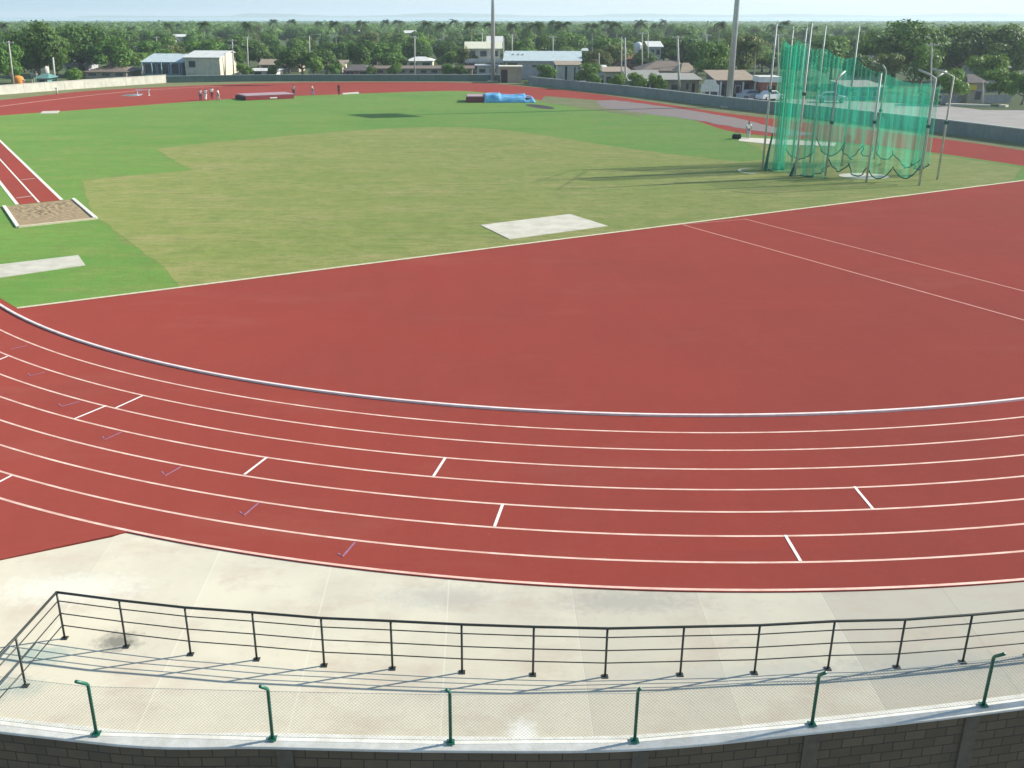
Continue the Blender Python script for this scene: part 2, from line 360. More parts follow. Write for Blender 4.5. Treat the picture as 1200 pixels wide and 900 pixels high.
verge = zz([Vector((-34, 41, 0)), Vector((-28, 44, 0)), Vector((40, 60, 0)), Vector((60, 62, 0)), Vector((59, 80, 0))] + fw[::-1] + [Vector((-86, 140, 0)), Vector((-82, 118, 0))], -.005)
struct(MB().poly(verge).build('verge', 'verge'), 'dry grass verge between the far track and the boundary wall', 'verge')
# concrete apron
j_out = arc(8, -20.2, 20, 60); mb = MB()
cop_back = offset(wall_near, .17)
def wy(X, pts=wall_near):
    for i in range(len(pts) - 1):
        if pts[i].x <= X <= pts[i + 1].x: return pts[i].y + (pts[i + 1].y - pts[i].y) * (X - pts[i].x) / (pts[i + 1].x - pts[i].x)
    return pts[-1].y
def oy(X):
    if X < -8.78:
        a, b = at(143, 628), at(0, 658); return a.y + (b.y - a.y) * (X - a.x) / (b.x - a.x)
    pts = near_out
    for i in range(len(pts) - 1):
        if pts[i].x <= X <= pts[i + 1].x: return pts[i].y + (pts[i + 1].y - pts[i].y) * (X - pts[i].x) / (pts[i + 1].x - pts[i].x)
    return 19
xs = [-15 + .3 * i for i in range(160)]
A = []; B = []; us = []
for X in xs:
    uo = (X - 2.03) / 2.70                                       # bays converge slightly towards the wall
    yo = oy(X) + (.05 if X > -14 else 0)
    Xi = X + (.012 * (2 - X) if True else 0)
    A.append(Vector((Xi, wy(Xi) + .1, 0))); B.append(Vector((X, yo, 0))); us.append(uo + .06)
mb.ribbon(A, B, us)
struct(mb.build('concrete_apron', 'apron_concrete'), 'pale concrete walkway slab between the track and the block wall', 'pavement')
# markings
mb = MB()
for k in range(1, 9):
    line(mb, arc(k if k < 8 else 7.95, -60, 92, 190), .076 if k < 8 else .085, .034)
far_line = cat_rom([tuple(p) for p in P((-60, 134), (0, 125), (75, 115.5), (150, 107.5), (200, 104), (260, 101))], 6); line(mb, far_line, .28, .034)
struct(mb.build('lane_lines', 'white_line'), 'pinkish white lane lines painted round the red curve', 'lane lines')
mb = MB()
for a, b in (((-8, 425.5), (9, 418.6)), ((167, 465), (135.8, 479.2)), ((125, 476.5), (87.5, 492)), ((312.5, 537.5), (286.5, 557.5)), ((-6, 569), (14, 558.5)), ((522, 537.5), (508, 559.5)),
             ((589, 592.5), (579.5, 618.5)), ((1001, 571.5), (1023, 598)), ((920, 628.5), (938, 659))):
    line(mb, P(a, b), .075, .039)
struct(mb.build('stagger_marks', 'white_fresh'), 'short white stagger marks across single lanes', 'lane marks')
mb = MB()
for l in (((13, 410), (32, 406)), ((33, 438.5), (36, 441.5), (53, 437)), ((69, 474.5), (72.5, 477.5), (93, 471.7)), ((120.5, 513), (123, 516.5), (143, 507.5)), ((190, 554), (193.7, 559), (212.5, 548.3)),
          ((281, 601), (286, 605.5), (303, 591)), ((396.5, 650), (401.5, 654), (416, 637))):
    line(mb, P(*l), .055, .039)
struct(mb.build('tick_marks', 'violet_chalk'), 'faded violet tick shaped marks in the lanes on the left', 'lane marks')
mb = MB()
line(mb, P((800, 264), (1200, 376), (1260, 393)), .10, .034); line(mb, P((872, 257), (1200, 342), (1260, 357.5)), .09, .034); line(mb, P((785, 265), (815, 262.5), (872, 257.5)), .06, .036)
struct(mb.build('runway_lines', 'pink_line'), 'faint pink runway lines crossing the red curve area', 'lane marks')
# kerb
inner = arc(0, -60.5, 96, 200); mb = MB(); strip_wall(mb, inner, .10, .03, .10)
tag(mb.build('kerb', 'kerb_white'), 'raised white inner kerb rail along the first lane', 'kerb', kind='structure')
# infield
D0, D1 = at(20, 362), at(1200, 212); D2 = D1 + (D1 - D0).normalized() * 4.6
grass_out = [D0, D2] + cat_rom([(45.5, 78.4, 0), (44.6, 81.9, 0), (40.3, 91.1, 0), (35.5, 97.5, 0), (26.8, 106.5, 0)] + [tuple(p) for p in P((812, 141), (760, 133), (700, 125.5), (640, 118.5), (600, 112.5), (545, 107), (500, 107.3), (450, 109), (375, 111.7), (300, 114.6), (225, 119.3), (150, 125), (75, 130.5), (0, 136))]
      + [(-63.5, 114, 0), (-57, 100, 0), (-26.5, 47, 0)], 6)
struct(MB().poly(zz(grass_out, .036)).build('infield_grass', 'lawn_green'), 'bright green infield lawn enclosed by the track', 'lawn')
def rough_poly(pts, amp, step=.8, seed=1):
    r_ = random.Random(seed); out = []; m = len(pts)
    for i in range(m):
        a, b = pts[i], pts[(i + 1) % m]; L = (b - a).length; k = max(1, int(L / step)); nrm = Vector((-(b - a).y, (b - a).x, 0)).normalized()
        for j in range(k): out.append(a + (b - a) * (j / k) + nrm * (r_.uniform(-amp, amp) if j else 0))
    return out
De = lambda px: at(px, 362 + (212 - 362) * (px - 20) / 1180)       # not exact: the straight edge is straight on the ground too
def dedge(px):                                                    # the point of the lawn edge on picture column px
    d = ray(px, 300); n_ = Vector((d[0], d[1], 0)); e = D1 - D0
    den = n_.x * (-e.y) + n_.y * e.x; s = (D0.x * (-e.y) + D0.y * e.x) / den
    return n_ * s
dp = P((95, 212), (160, 206), (225, 200), (200, 186), (184, 175), (240, 168), (300, 163), (380, 156), (450, 151), (510, 149), (560, 150), (600, 154), (650, 161), (720, 172), (800, 183), (870, 190), (898, 187), (893, 176), (872, 166), (880, 159.5), (905, 162.5), (960, 167), (1084, 180), (1196, 197))
side = [D1 + (D1 - D0).normalized() * -1.0 + Vector((-.12, .2, 0))] + [Vector((p.x - .06, p.y + .1, 0)) for p in (dedge(1000), dedge(800), dedge(600), dedge(400), dedge(208))] + P((196, 318), (160, 290), (110, 252))
dry = rough_poly(dp + side, .10, 1.0, 3)
struct(MB().poly(zz(rough_poly(dp + side, .42, .7, 13), .0385)).build('fading_grass', 'lawn_mid'), 'ragged fringe where green lawn fades into the dry patch', 'lawn')
struct(MB().poly(zz(dry, .041)).build('dry_grass', 'lawn_dry'), 'large patch of drier yellowish grass in the infield middle', 'lawn')
dk = rough_poly([at(633 + 17 * math.cos(a), 125.3 + 2.0 * math.sin(a) + .12 * (17 * math.cos(a))) for a in [i * math.pi / 8 for i in range(16)]], .2, 1, 6)
struct(MB().poly(zz(dk, .042)).build('dark_patch', 'dark_void'), 'dark ragged patch to the right of the blue cover', 'soil')  # near-black ragged sheet laid just above the grass
mb = MB(); line(mb, [D0, D2], .24, .045); 
struct(mb.build('lawn_edge', 'beige_edge'), 'beige concrete edging strip between lawn and red area', 'edging')
wa = P((683, 118.5), (720, 117.5), (790, 126.5), (860, 138), (905, 149), (960, 158), (930, 160), (880, 153), (820, 142), (760, 134), (705, 126.5))
struct(MB().poly(zz(rough_poly(wa, .25, 1.5, 9), .045)).build('worn_asphalt', 'worn_asphalt'), 'worn grey asphalt beside the far side of the track', 'pavement')
wb = P((640, 113), (700, 118), (705, 126), (760, 134), (750, 137), (690, 128), (632, 119))
struct(MB().poly(zz(rough_poly(wb, .3, 1.5, 19), .049)).build('dry_verge', 'verge'), 'dry tan strip of grass beside the worn grey asphalt', 'verge')
# concrete slabs, each its own thing
def slab(name, pts, label, cat, mat='slab', z0=.0, z1=.075):
    m = len(pts); b = MB(); b.add(zz(pts, z0) + zz(pts, z1), [tuple(range(m, 2 * m))] + [(i, (i + 1) % m, m + (i + 1) % m, m + i) for i in range(m)])
    return tag(b.build(name, mat), label, cat, kind='structure')
slab('concrete_slab', P((563, 265), (668, 252), (712, 266), (597, 281.5)), 'wide pale concrete slab against the red area edge', 'slab')
slab('concrete_slab', P((-40, 319), (0, 311.5), (92, 300.5), (100, 312), (0, 326.5), (-40, 333)), 'long white concrete strip lying in grass at the left edge', 'slab')
slab('concrete_slab', P((50, 131), (70, 130.3), (67, 133.5), (47, 133.8)), 'tiny white slab at the far left grass edge', 'slab')
slab('concrete_slab', P((401, 109.5), (420, 108.2), (421, 110), (402, 111)), 'small pale slab behind the standing athletes', 'slab')
slab('throwing_pad', P((868, 162), (905, 163.5), (980, 168), (978, 172), (905, 170), (865, 166)), 'pale concrete pad beyond the green cage', 'slab')
cc = at(1012, 207); pts = [cc + Vector((math.cos(a) * 1.9, math.sin(a) * 1.5, 0)) for a in [i * math.pi / 12 for i in range(24)]]
slab('throwing_circle', pts, 'round pale throwing circle inside the green cage', 'throwing circle', z1=.06)
cc = at(890, 201); mb = MB(); ring = [cc + Vector((math.cos(a) * 1.6, math.sin(a) * 1.6, 0)) for a in [R(95) + i * R(150) / 16 for i in range(17)]]; line(mb, ring, .14, .05)
struct(mb.build('shot_arc', 'pit_edge'), 'thin white painted arc left of the green cage', 'painted arc')
# long jump runway and sand pit
run0, run1 = [at(20, 240), at(72, 234)], [at(-60, 153.5), at(-2, 163)]
rl = P((22, 241), (-60, 128)); 
a0, a1 = at(20.5, 240.5), at(72.5, 235); dirr = (at(0, 165) - at(72, 234)).normalized()
b0, b1 = a0 + dirr * 46, a1 + dirr * 46
q = MB().poly(zz([a0 - dirr * .1, a1 - dirr * .1, b1, b0], .046)); struct(q.build('jump_runway', 'track_rubber'), 'red long jump runway running in from the left edge', 'runway')
mb = MB(); line(mb, [a0, b0], .22, .052); line(mb, [a1, b1], .22, .052)
mid0 = at(46, 238); line(mb, [mid0, mid0 + dirr * 46], .12, .052)
line(mb, P((25, 211.5), (41, 209.8)), .1, .054); line(mb, P((19, 233), (37.5, 230.5)), .1, .054)
struct(mb.build('runway_markings', 'pit_edge'), 'white edge and take-off lines on the jump runway', 'lane marks')
pit = P((5, 243), (86, 234.3), (113, 257.5), (21.5, 267.5)); mb = MB()
mm = 28; gv = []; rr = random.Random(4)
for j in range(mm + 1):
    for i in range(mm + 1):
        u, v = i / mm, j / mm; p = (pit[0] * (1 - u) + pit[1] * u) * (1 - v) + (pit[3] * (1 - u) + pit[2] * u) * v
        e = min(u, v, 1 - u, 1 - v); gv.append((p.x, p.y, .05 + min(1, e * 6) * (rr.random() ** 2) * .05 * (1.2 if v < .6 else .6)))
mb.add(gv, [(j * (mm + 1) + i, j * (mm + 1) + i + 1, (j + 1) * (mm + 1) + i + 1, (j + 1) * (mm + 1) + i) for j in range(mm) for i in range(mm)])
root = empty('sand_pit', pit[3], 'lumpy sand pit with white concrete borders at the runway end', 'sand pit')
mb.build('sand', 'sand', root)
for a, b in ((pit[0], pit[3]), (pit[1], pit[2]), (pit[3], pit[2])):
    w = MB(); strip_wall(w, [a, b], .2, 0, .13); w.build('border', 'pit_edge' if a is not pit[3] or b is not pit[2] else 'beige_edge', root)

# ------------------------------------------------------------------ near block wall, fence, railing
root = empty('block_wall', (wall_near[56].x, wall_near[56].y, -3.2), 'dark concrete block wall with a pale coping along the bottom', 'wall')
mb = MB(); strip_wall(mb, wall_near, .2, -3.2, .0); mb.build('wall', 'concrete_block', root)
mb = MB(); strip_wall(mb, offset(wall_near, .04), .36, .002, .05); cp = mb.build('coping', 'coping_concrete', root, .015)
def nearest(X):
    for i in range(len(wall_near) - 1):
        if wall_near[i].x <= X < wall_near[i + 1].x:
            t_ = (wall_near[i + 1] - wall_near[i]).normalized(); return Vector((X, wy(X), 0)), t_
for px in (-60, 340, 745, 948, 1150, 1350):
    X = at(px, 890, -.5).x; p, t_ = nearest(X); M = Matrix.Translation(p) @ Matrix.Rotation(math.atan2(t_.y, t_.x), 4, 'Z')
    MB().box((-.14, -.135, -3.2), (.14, -.1, -.02), M).build('pillar', 'pillar_concrete', root)
# chain link fence on the coping
fp = [at(x, y, .07) for x, y in ((113, 860), (319, 867), (528, 871), (744, 869), (952, 850), (1153, 827))]
fp = [Vector((-13.2, wy(-13.2) + .03, .07)), Vector((-10.0, wy(-10.0) + .03, .07))] + fp + [Vector((12.2, wy(12.2) + .03, .07)), Vector((15.3, wy(15.3) + .03, .07)), Vector((18.4, wy(18.4) + .03, .07))]
for p in fp: p.y = wy(p.x) + .04
root = empty('chain_link_fence', fp[4], 'low chain link fence with bent green posts on the coping', 'fence')
FH = 1.02; ctr = Vector((CX, CY, 0))
for p in fp:
    o = Vector((p.x - CX, p.y - CY, 0)).normalized()
    MB().tube([p, p + Vector((0, 0, FH)), p + Vector((0, 0, FH + .05)) + o * .03, p + Vector((0, 0, FH + .27)) + o * .26], .03, 10).build('post', 'fence_green', root)
    MB().box((p.x - .07, p.y - .07, .07), (p.x + .07, p.y + .07, .082)).build('base_plate', 'fence_green', root)
for i in range(len(fp) - 1):
    a, b = fp[i], fp[i + 1]; L = (b - a).length; d = (b - a) / L; up = Vector((0, 0, 1)); H_ = FH - .06
    mb = MB(); sp_ = .066; nrm = Vector((-d.y, d.x, 0)) * .0014; w_ = .0014
    def wire(s0, z0, s1, z1):
        p0 = a + d * s0 + up * z0; p1 = a + d * s1 + up * z1; t_ = (p1 - p0).normalized(); sd = t_.cross(nrm).normalized() * w_
        mb.add([p0 - sd - nrm, p0 + sd - nrm, p0 + nrm, p1 - sd - nrm, p1 + sd - nrm, p1 + nrm], [(0, 1, 4, 3), (1, 2, 5, 4), (2, 0, 3, 5)])
    k = -H_
    while k < L:
        for sgn in (1, -1):
            s0, z0, s1, z1 = k, .03, k + H_, .03 + H_
            if s0 < 0: z0 += -s0; s0 = 0
            if s1 > L: z1 -= s1 - L; s1 = L
            if s1 > s0 + .01:
                if sgn == 1: wire(s0, z0, s1, z1)
                else: wire(L - s0, z0, L - s1, z1)
        k += sp_
    mb.build('wire_mesh', 'wire_galv', root)
    m2 = MB()
    for z_ in (.04, H_ + .03): m2.tube([a + up * z_, b + up * z_], .0035, 5)
    m2.build('tension_wire', 'wire_galv', root)
# railing
rp = [at(x, y) for x, y in ((76, 748), (148, 758), (223.5, 767), (301, 773), (380, 780), (460, 783.7), (541.5, 788), (624.5, 791), (709, 793), (797, 791), (884, 789), (970, 784), (1051, 782), (1128, 776))]
rp += [Vector((rp[-1].x + 1.36 * i, rp[-1].y + .185 * i + .012 * i * i, 0)) for i in range(1, 6)]
lp_ = [at(30, 804), Vector((-8.74, 13.95, 0))]
root = empty('railing', rp[6], 'dark green steel railing with four rails turning a corner at left', 'railing')
RH = 1.08
for p in rp + lp_:
    MB().tube([p, p + Vector((0, 0, RH))], .022, 8).build('post', 'rail_steel', root)
    MB().box((p.x - .06, p.y - .06, 0), (p.x + .06, p.y + .06, .014)).build('base_plate', 'rail_steel', root)
path = list(reversed(lp_)) + rp
for z_, r_, nm in ((RH, .026, 'top_rail'), (.88, .012, 'rail'), (.59, .012, 'rail'), (.31, .012, 'rail')):
    mb = MB(); mb.tube(zz(path[:3], z_), r_, 8); mb.tube(zz(path[2:], z_), r_, 8); mb.build(nm, 'rail_steel', root)

# ------------------------------------------------------------------ hammer cage
root = empty('throwing_cage', (29, 77, 0), 'tall throwing cage of grey poles draped with green netting', 'throwing cage')
BK = dict(K=(914, 190, 31), J=(925, 190, 31), I=(948, 192, 30), H=(986, 195, 31))
poles = {}
def cpole(key, px, by, ty, arm=None):
    b = at(px, by); hgt = 0
    lo, hi = 0, 20
    for _ in range(40):
        m_ = (lo + hi) / 2; d = b.y * math.cos(PITCH) - (m_ - CH) * math.sin(PITCH); u_ = b.y * math.sin(PITCH) + (m_ - CH) * math.cos(PITCH)
        if 450 - FPX * u_ / d > ty: lo = m_
        else: hi = m_
    h_ = lo; pts = [b, b + Vector((0, 0, h_))]
    if arm: pts += [b + Vector((arm[0] * .35, arm[1] * .35, h_ + .25)), b + Vector((arm[0], arm[1], h_ + .55))]
    o = MB().tube(pts, [.085, .07] + [.07] * (len(pts) - 2), 8).build('pole', 'cage_pole', root)
    MB().box((b.x - .11, b.y - .11, h_ * .55), (b.x + .11, b.y + .11, h_ * .55 + .22)).build('clamp', 'rope', root)
    poles[key] = (b, h_); return o
cpole('A', 893, 201, 28); cpole('B', 931, 210, 27); cpole('K', 913, 190, 31); cpole('J', 928, 190, 31); cpole('I', 949, 192, 30); cpole('H', 986, 195, 31)
cpole('F', 967, 207, 93, (.7, .5)); cpole('C', 1015, 214, 86); cpole('D', 1077, 218, 92, (-.9, 1.0)); cpole('E', 1098, 211, 90, (-1.5, .4)); cpole('G', 1024, 187, 84, (-.5, -.4))
cpole('L', 1078, 205, 93, (1.0, .5))
def netpanel(a, b, ha, hb, ga, gb, mat='net_green', ripple=.18, nu=40, nv=24, freq=3.0, scal=.5, ns=2, name='net', seed=0):
    r_ = random.Random(seed); mb = MB(); vs = []; d = b - a; nrm = Vector((-d.y, d.x, 0)).normalized(); ph = r_.uniform(0, 6)
    hem = []
    for j in range(nv + 1):
        for i in range(nu + 1):
            u, v = i / nu, j / nv
            top = ha + (hb - ha) * u - .35 * math.sin(math.pi * u); s_ = abs(math.sin(math.pi * ns * u))
            bot = ga + (gb - ga) * u - scal * (s_ ** .8) + scal * .6
            off = ripple * (1 - .7 * v) * math.sin(u * freq * 6.28 + ph + 1.1 * math.sin(v * 2.4)) + ripple * .5 * math.sin(u * freq * 15 + v * 2)
            p = a + d * u + nrm * off; p = Vector((p.x, p.y, bot + (top - bot) * v)); vs.append(p)
            if j == 0: hem.append(p)
    mb.add(vs, [(j * (nu + 1) + i, j * (nu + 1) + i + 1, (j + 1) * (nu + 1) + i + 1, (j + 1) * (nu + 1) + i) for j in range(nv) for i in range(nu)], smooth=True)
    mb.build(name, mat, root); MB().tube([p + Vector((0, 0, -.01)) for p in hem], .045, 6).build('hem_rope', 'rope', root)
pb = lambda k: poles[k][0]
ctr2 = Vector((29.3, 78, 0))
ins = lambda p, f=.07: p + (ctr2 - p) * f
# rear sheets
netpanel(ins(pb('K')), ins(pb('I')), 9.9, 9.2, .7, .7, 'net_dense', ripple=.25, scal=.7, ns=1, seed=1)
netpanel(ins(pb('I')), ins(pb('H')), 9.2, 8.6, 1.5, 1.2, 'net_dense', ripple=.2, scal=1.3, ns=1, seed=2)
netpanel(ins(pb('H')), ins(pb('G')), 8.6, 7.3, .9, .9, ripple=.18, scal=1.0, ns=2, seed=3)
netpanel(ins(pb('G')), ins(pb('L')), 7.3, 6.9, .9, .6, ripple=.18, scal=1.0, ns=2, seed=4)
# front sheets
netpanel(ins(pb('B')), ins(pb('F')), 8.6, 7.0, .1, .6, ripple=.2, scal=.4, ns=1, seed=5)
netpanel(ins(pb('F')), ins(pb('C')), 7.0, 7.2, .9, .6, ripple=.15, scal=.8, ns=2, seed=6)
netpanel(ins(pb('C')), ins(pb('D'), .03), 7.2, 7.2, .6, .9, ripple=.15, scal=.9, ns=2, seed=7)
# bunched gate sheets
ga = at(900, 201); gb = at(931, 203)
netpanel(ga, gb, 9.9, 9.9, .05, .05, 'net_bunched', .22, 60, 30, 3, .15, 1, 'gate_net', 8)
netpanel(ga + Vector((.5, .6, 0)), ga + Vector((1.5, .9, 0)), 9.9, 9.8, .1, .1, 'net_bunched', .25, 40, 24, 4, .15, 1, 'gate_net', 9)
netpanel(at(1066, 205), at(1086, 207), 6.9, 6.9, .7, .7, 'net_bunched', .3, 50, 24, 4, .5, 1, 'gate_net', 10)
netpanel(at(930, 206), at(966, 210), 1.6, 1.2, .1, .0, 'net_green', .3, 40, 8, 3, .1, 1, 'gate_net', 11)
mb = MB(); A_, Bq = poles['A'], poles['B']
mb.tube([A_[0] + Vector((0, 0, A_[1] - .1)), poles['K'][0] + Vector((0, 0, poles['K'][1] - .1)), poles['J'][0] + Vector((0, 0, poles['J'][1] - .1)), Bq[0] + Vector((0, 0, Bq[1] - .1))], .03, 5)
mb.tube([poles['K'][0] + Vector((0, 0, 9.95)), poles['I'][0] + Vector((0, 0, 9.3)), poles['H'][0] + Vector((0, 0, 8.7)), poles['G'][0] + Vector((0, 0, 7.4)), poles['L'][0] + Vector((0, 0, 7))], .02, 5)
mb.build('top_rope', 'rope', root)
MB().tube([ga + Vector((-.3, -.3, .1)), ga + Vector((-.1, 0, 1.6)), ga + Vector((.1, .1, 3))], [.16, .1, .06], 6).build('gathered_rope', 'rope', root)
g3 = at(930, 207); MB().tube([g3 + Vector((-.3, -.2, .05)), g3 + Vector((.1, 0, 1.1)), g3 + Vector((.2, .1, 2.2))], [.15, .12, .05], 6).build('gathered_rope', 'rope', root)

# ------------------------------------------------------------------ mats, hurdle, people
c0, c1 = at(285, 118.3), at(345, 115.8); dx = (c1 - c0).normalized(); dy = Vector((-dx.y, dx.x, 0)); L = (c1 - c0).length
M = Matrix.Translation(c0) @ Matrix.Rotation(math.atan2(dx.y, dx.x), 4, 'Z')
root = empty('landing_mat', c0, 'long red landing mat with a pale top on the far track', 'landing mat')
MB().box((.35, 0, 0), (L, 4.2, .62), M).build('mat_body', 'mat_red', root, .06); MB().box((.33, -.02, .622), (L + .02, 4.22, .76), M).build('top_pad', 'mat_top', root, .05)
MB().box((0, .1, 0), (.348, 4.0, .55), M).build('end_pad', 'dark_void', root, .04)
MB().box((L * .52, -.025, .2), (L * .66, -.003, .36), M).build('badge', 'cloth_white', root)
c0 = at(546, 120.6); root = empty('landing_mat', c0, 'maroon pole vault mat partly under the blue cover', 'landing mat')
w1 = at(574, 121.5).x - c0.x; w2 = at(624, 121).x - c0.x
MB().box((c0.x, c0.y, 0), (c0.x + w1 - .02, c0.y + 4.5, .78)).build('mat_body', 'mat_maroon', root, .08); MB().box((c0.x + .1, c0.y + .1, .782), (c0.x + w1 - .1, c0.y + 4.4, .92)).build('top_pad', 'mat_top', root, .05)
MB().box((c0.x + w1, c0.y + .1, 0), (c0.x + w2, c0.y + 4.3, .7)).build('mat_body', 'mat_maroon', root, .08)
nx, ny = 44, 26; vs = []; r_ = random.Random(3)
x0, x1 = c0.x + w1 - .75, c0.x + w2 + .45; y0, y1 = c0.y - .35, c0.y + 4.8
ph = [(r_.uniform(1, 4), r_.uniform(1, 4), r_.uniform(0, 6)) for _ in range(7)]
for j in range(ny + 1):
    for i in range(nx + 1):
        u, v = i / nx, j / ny; x, y = x0 + (x1 - x0) * u, y0 + (y1 - y0) * v
        e = min(min(u, 1 - u) * nx / 2.5, min(v, 1 - v) * ny / 2.5, 1)
        if u < .15: e = min(1, min(v, 1 - v) * ny / 2.5)
        wv = sum(math.sin(a * x + b * y + c) for a, b, c in ph) / 7
        vs.append((x + .12 * wv, y - .25 * (1 - e) * abs(wv), .06 + e * (.78 + .42 * wv + (.25 if u < .3 else 0) - .25 * (u > .8))))
mb = MB(); mb.add(vs, [(j * (nx + 1) + i, j * (nx + 1) + i + 1, (j + 1) * (nx + 1) + i + 1, (j + 1) * (nx + 1) + i) for j in range(ny) for i in range(nx)], smooth=True)
o = mb.build('tarpaulin', 'tarp_blue'); tag(o, 'crumpled bright blue cover thrown over the maroon mat', 'cover'); sol = o.modifiers.new('solid', 'SOLIDIFY'); sol.thickness = .015
# water jump puddle and barrier
wj = P((140, 112.6), (150, 110.8), (168, 110.2), (165, 112.3), (152, 113.3)); struct(MB().poly(zz(wj, .04)).build('water', 'puddle'), 'dark violet shallow water of the steeplechase jump', 'water')
hb = at(168, 112); root = empty('hurdle', hb, 'small white steeplechase barrier beside the shallow water', 'hurdle')
for s_ in (-.9, .9):
    MB().box((hb.x + s_ - .05, hb.y - .05, 0), (hb.x + s_ + .05, hb.y + .05, .95)).build('leg', 'paint_white', root); MB().box((hb.x + s_ - .06, hb.y - .5, 0), (hb.x + s_ + .06, hb.y + .5, .06)).build('foot', 'paint_white', root)
MB().box((hb.x - 1.1, hb.y - .07, .78), (hb.x + 1.1, hb.y + .07, .93)).build('bar', 'paint_white', root)

def skin(name, vts, eds, rads, mat, parent, sub=1):
    me = bpy.data.meshes.new(name); me.from_pydata(vts, eds, []); o = bpy.data.objects.new(name + '_tmp', me); C.objects.link(o)
    m = o.modifiers.new('s', 'SKIN'); 
    for i, r_ in enumerate(rads): me.skin_vertices[0].data[i].radius = (r_, r_ * .85)
    me.skin_vertices[0].data[0].use_root = True
    s_ = o.modifiers.new('u', 'SUBSURF'); s_.levels = sub; s_.render_levels = sub
    dg = bpy.context.evaluated_depsgraph_get(); dg.update(); nm = bpy.data.meshes.new_from_object(o.evaluated_get(dg)); bpy.data.objects.remove(o)
    nm.name = name; nm.materials.clear(); nm.materials.append(MATS[mat])
    for p in nm.polygons: p.use_smooth = True
    r = bpy.data.objects.new(name, nm); C.objects.link(r); r.parent = parent; return r
def person(px, py, face, stride, bend, arms, top, bottom, label, h=1.68, long_legs=True):
    b = at(px, py); root = empty('person', b, label, 'person', rz=0); root.rotation_euler = (0, 0, face); k = h / 1.72
    lean = bend; L = math.sin(lean); Cc = math.cos(lean)
    hip = Vector((0, 0, .92)); che = hip + Vector((0, L * .45, Cc * .45)); neck = hip + Vector((0, L * .56, Cc * .56)); head = neck + Vector((0, .03 + L * .16, .16)); crown_ = head + Vector((0, .01 + L * .08, .11))
    V = [hip, hip + Vector((0, L * .22, Cc * .22)), che, neck, head, crown_]; E_ = [(0, 1), (1, 2), (2, 3), (3, 4), (4, 5)]; Rr = [.15, .13, .16, .06, .095, .06]
    for s_, st_ in ((-1, stride), (1, -stride)):
        i = len(V); hp = hip + Vector((s_ * .1, 0, -.06)); kn = Vector((s_ * .11, st_ * .55 + .03, .49)); an = Vector((s_ * .11, st_, .09)); to = an + Vector((0, .17, -.06))
        V += [hp, kn, an, to]; E_ += [(0, i), (i, i + 1), (i + 1, i + 2), (i + 2, i + 3)]; Rr += [.11, .07, .045, .035]
    for s_ in (-1, 1):
        i = len(V); sh = che + Vector((s_ * .19, 0, .04)); a_ = arms * s_ if arms else 0
        if arms == 9: el = sh + Vector((s_ * .2, .05, -.16)); ha = hip + Vector((s_ * .17, .08, .06))
        else: el = sh + Vector((s_ * .06, -.03 + .1 * a_, -.28)); ha = el + Vector((0, .1 + .1 * a_, -.25))
        fi = ha + (ha - el).normalized() * .1
        V += [sh, el, ha, fi]; E_ += [(2, i), (i, i + 1), (i + 1, i + 2), (i + 2, i + 3)]; Rr += [.06, .042, .032, .035]
    sc = lambda l: [tuple(v * k) for v in l]
    skin('body', sc(V), E_, [r_ * k for r_ in Rr], 'skin', root)
    tv = [V[0] + Vector((0, 0, .04)), V[1], V[2], V[3] - Vector((0, 0, .05)), V[14], V[14] * .45 + V[15] * .55, V[18], V[18] * .45 + V[19] * .55]
    skin('shirt', sc(tv), [(0, 1), (1, 2), (2, 3), (2, 4), (4, 5), (2, 6), (6, 7)], [x * k for x in (.175, .16, .185, .1, .09, .07, .09, .07)], top, root)
    f = .95 if long_legs else .0
    lk = lambda a: V[a + 1] * (1 - f) + V[a + 2] * f if long_legs else V[a] * .35 + V[a + 1] * .65
    bv = [V[0], V[6], V[7] if long_legs else lk(6), V[10], V[11] if long_legs else lk(10)]; be = [(0, 1), (1, 2), (0, 3), (3, 4)]; br = [.175, .13, .1, .13, .1]
    if long_legs: bv += [lk(6), lk(10)]; be += [(2, 5), (4, 6)]; br += [.08, .08]
    skin('trousers' if long_legs else 'shorts', sc(bv), be, [x * k for x in br], bottom, root)
    skin('hair', sc([V[4] + Vector((0, -.035, .03)), V[5] + Vector((0, -.02, .015))]), [(0, 1)], [.095 * k, .075 * k], 'hair', root)
    return root
person(235.5, 118, R(200), .06, .05, 0, 'cloth_pink', 'cloth_navy', 'leftmost athlete of the four, pink top and dark trousers')
person(241.5, 117.6, R(160), .05, .0, 9, 'cloth_white', 'cloth_white', 'athlete second from left in the group, all in white')
person(249, 117, R(185), .08, .05, 0, 'cloth_white', 'cloth_maroon', 'athlete in white shirt and maroon trousers, third of the four', 1.85)
person(256.5, 118, R(90), .16, .1, .8, 'cloth_white', 'cloth_grey', 'rightmost of the four athletes, pale clothes, mid stride')
person(344.5, 112.8, R(180), .03, .1, 9, 'cloth_pink', 'cloth_navy', 'person in pale top behind the end of the red mat', 1.7)
person(367, 112, R(100), .16, .25, .9, 'cloth_white', 'cloth_violet', 'person in white top and violet trousers stepping on far track')
person(397.5, 112, R(170), .04, .0, 0, 'cloth_maroon', 'cloth_maroon', 'person standing alone in a maroon tracksuit on far track', 1.78)
person(876.5, 163, R(150), .08, .1, 0, 'cloth_white', 'cloth_grey', 'person in white shirt standing left of the green cage', 1.75)
kb = at(863, 163); root = empty('kit_bag', kb, 'dark sports bag on grass left of the white shirted person', 'bag')
MB().tube([kb + Vector((-.45, 0, .25)), kb + Vector((-.38, 0, .25)), kb + Vector((.38, 0, .25)), kb + Vector((.45, 0, .25))], [.12, .25, .25, .12], 10).build('bag_body', 'black_paint', root)
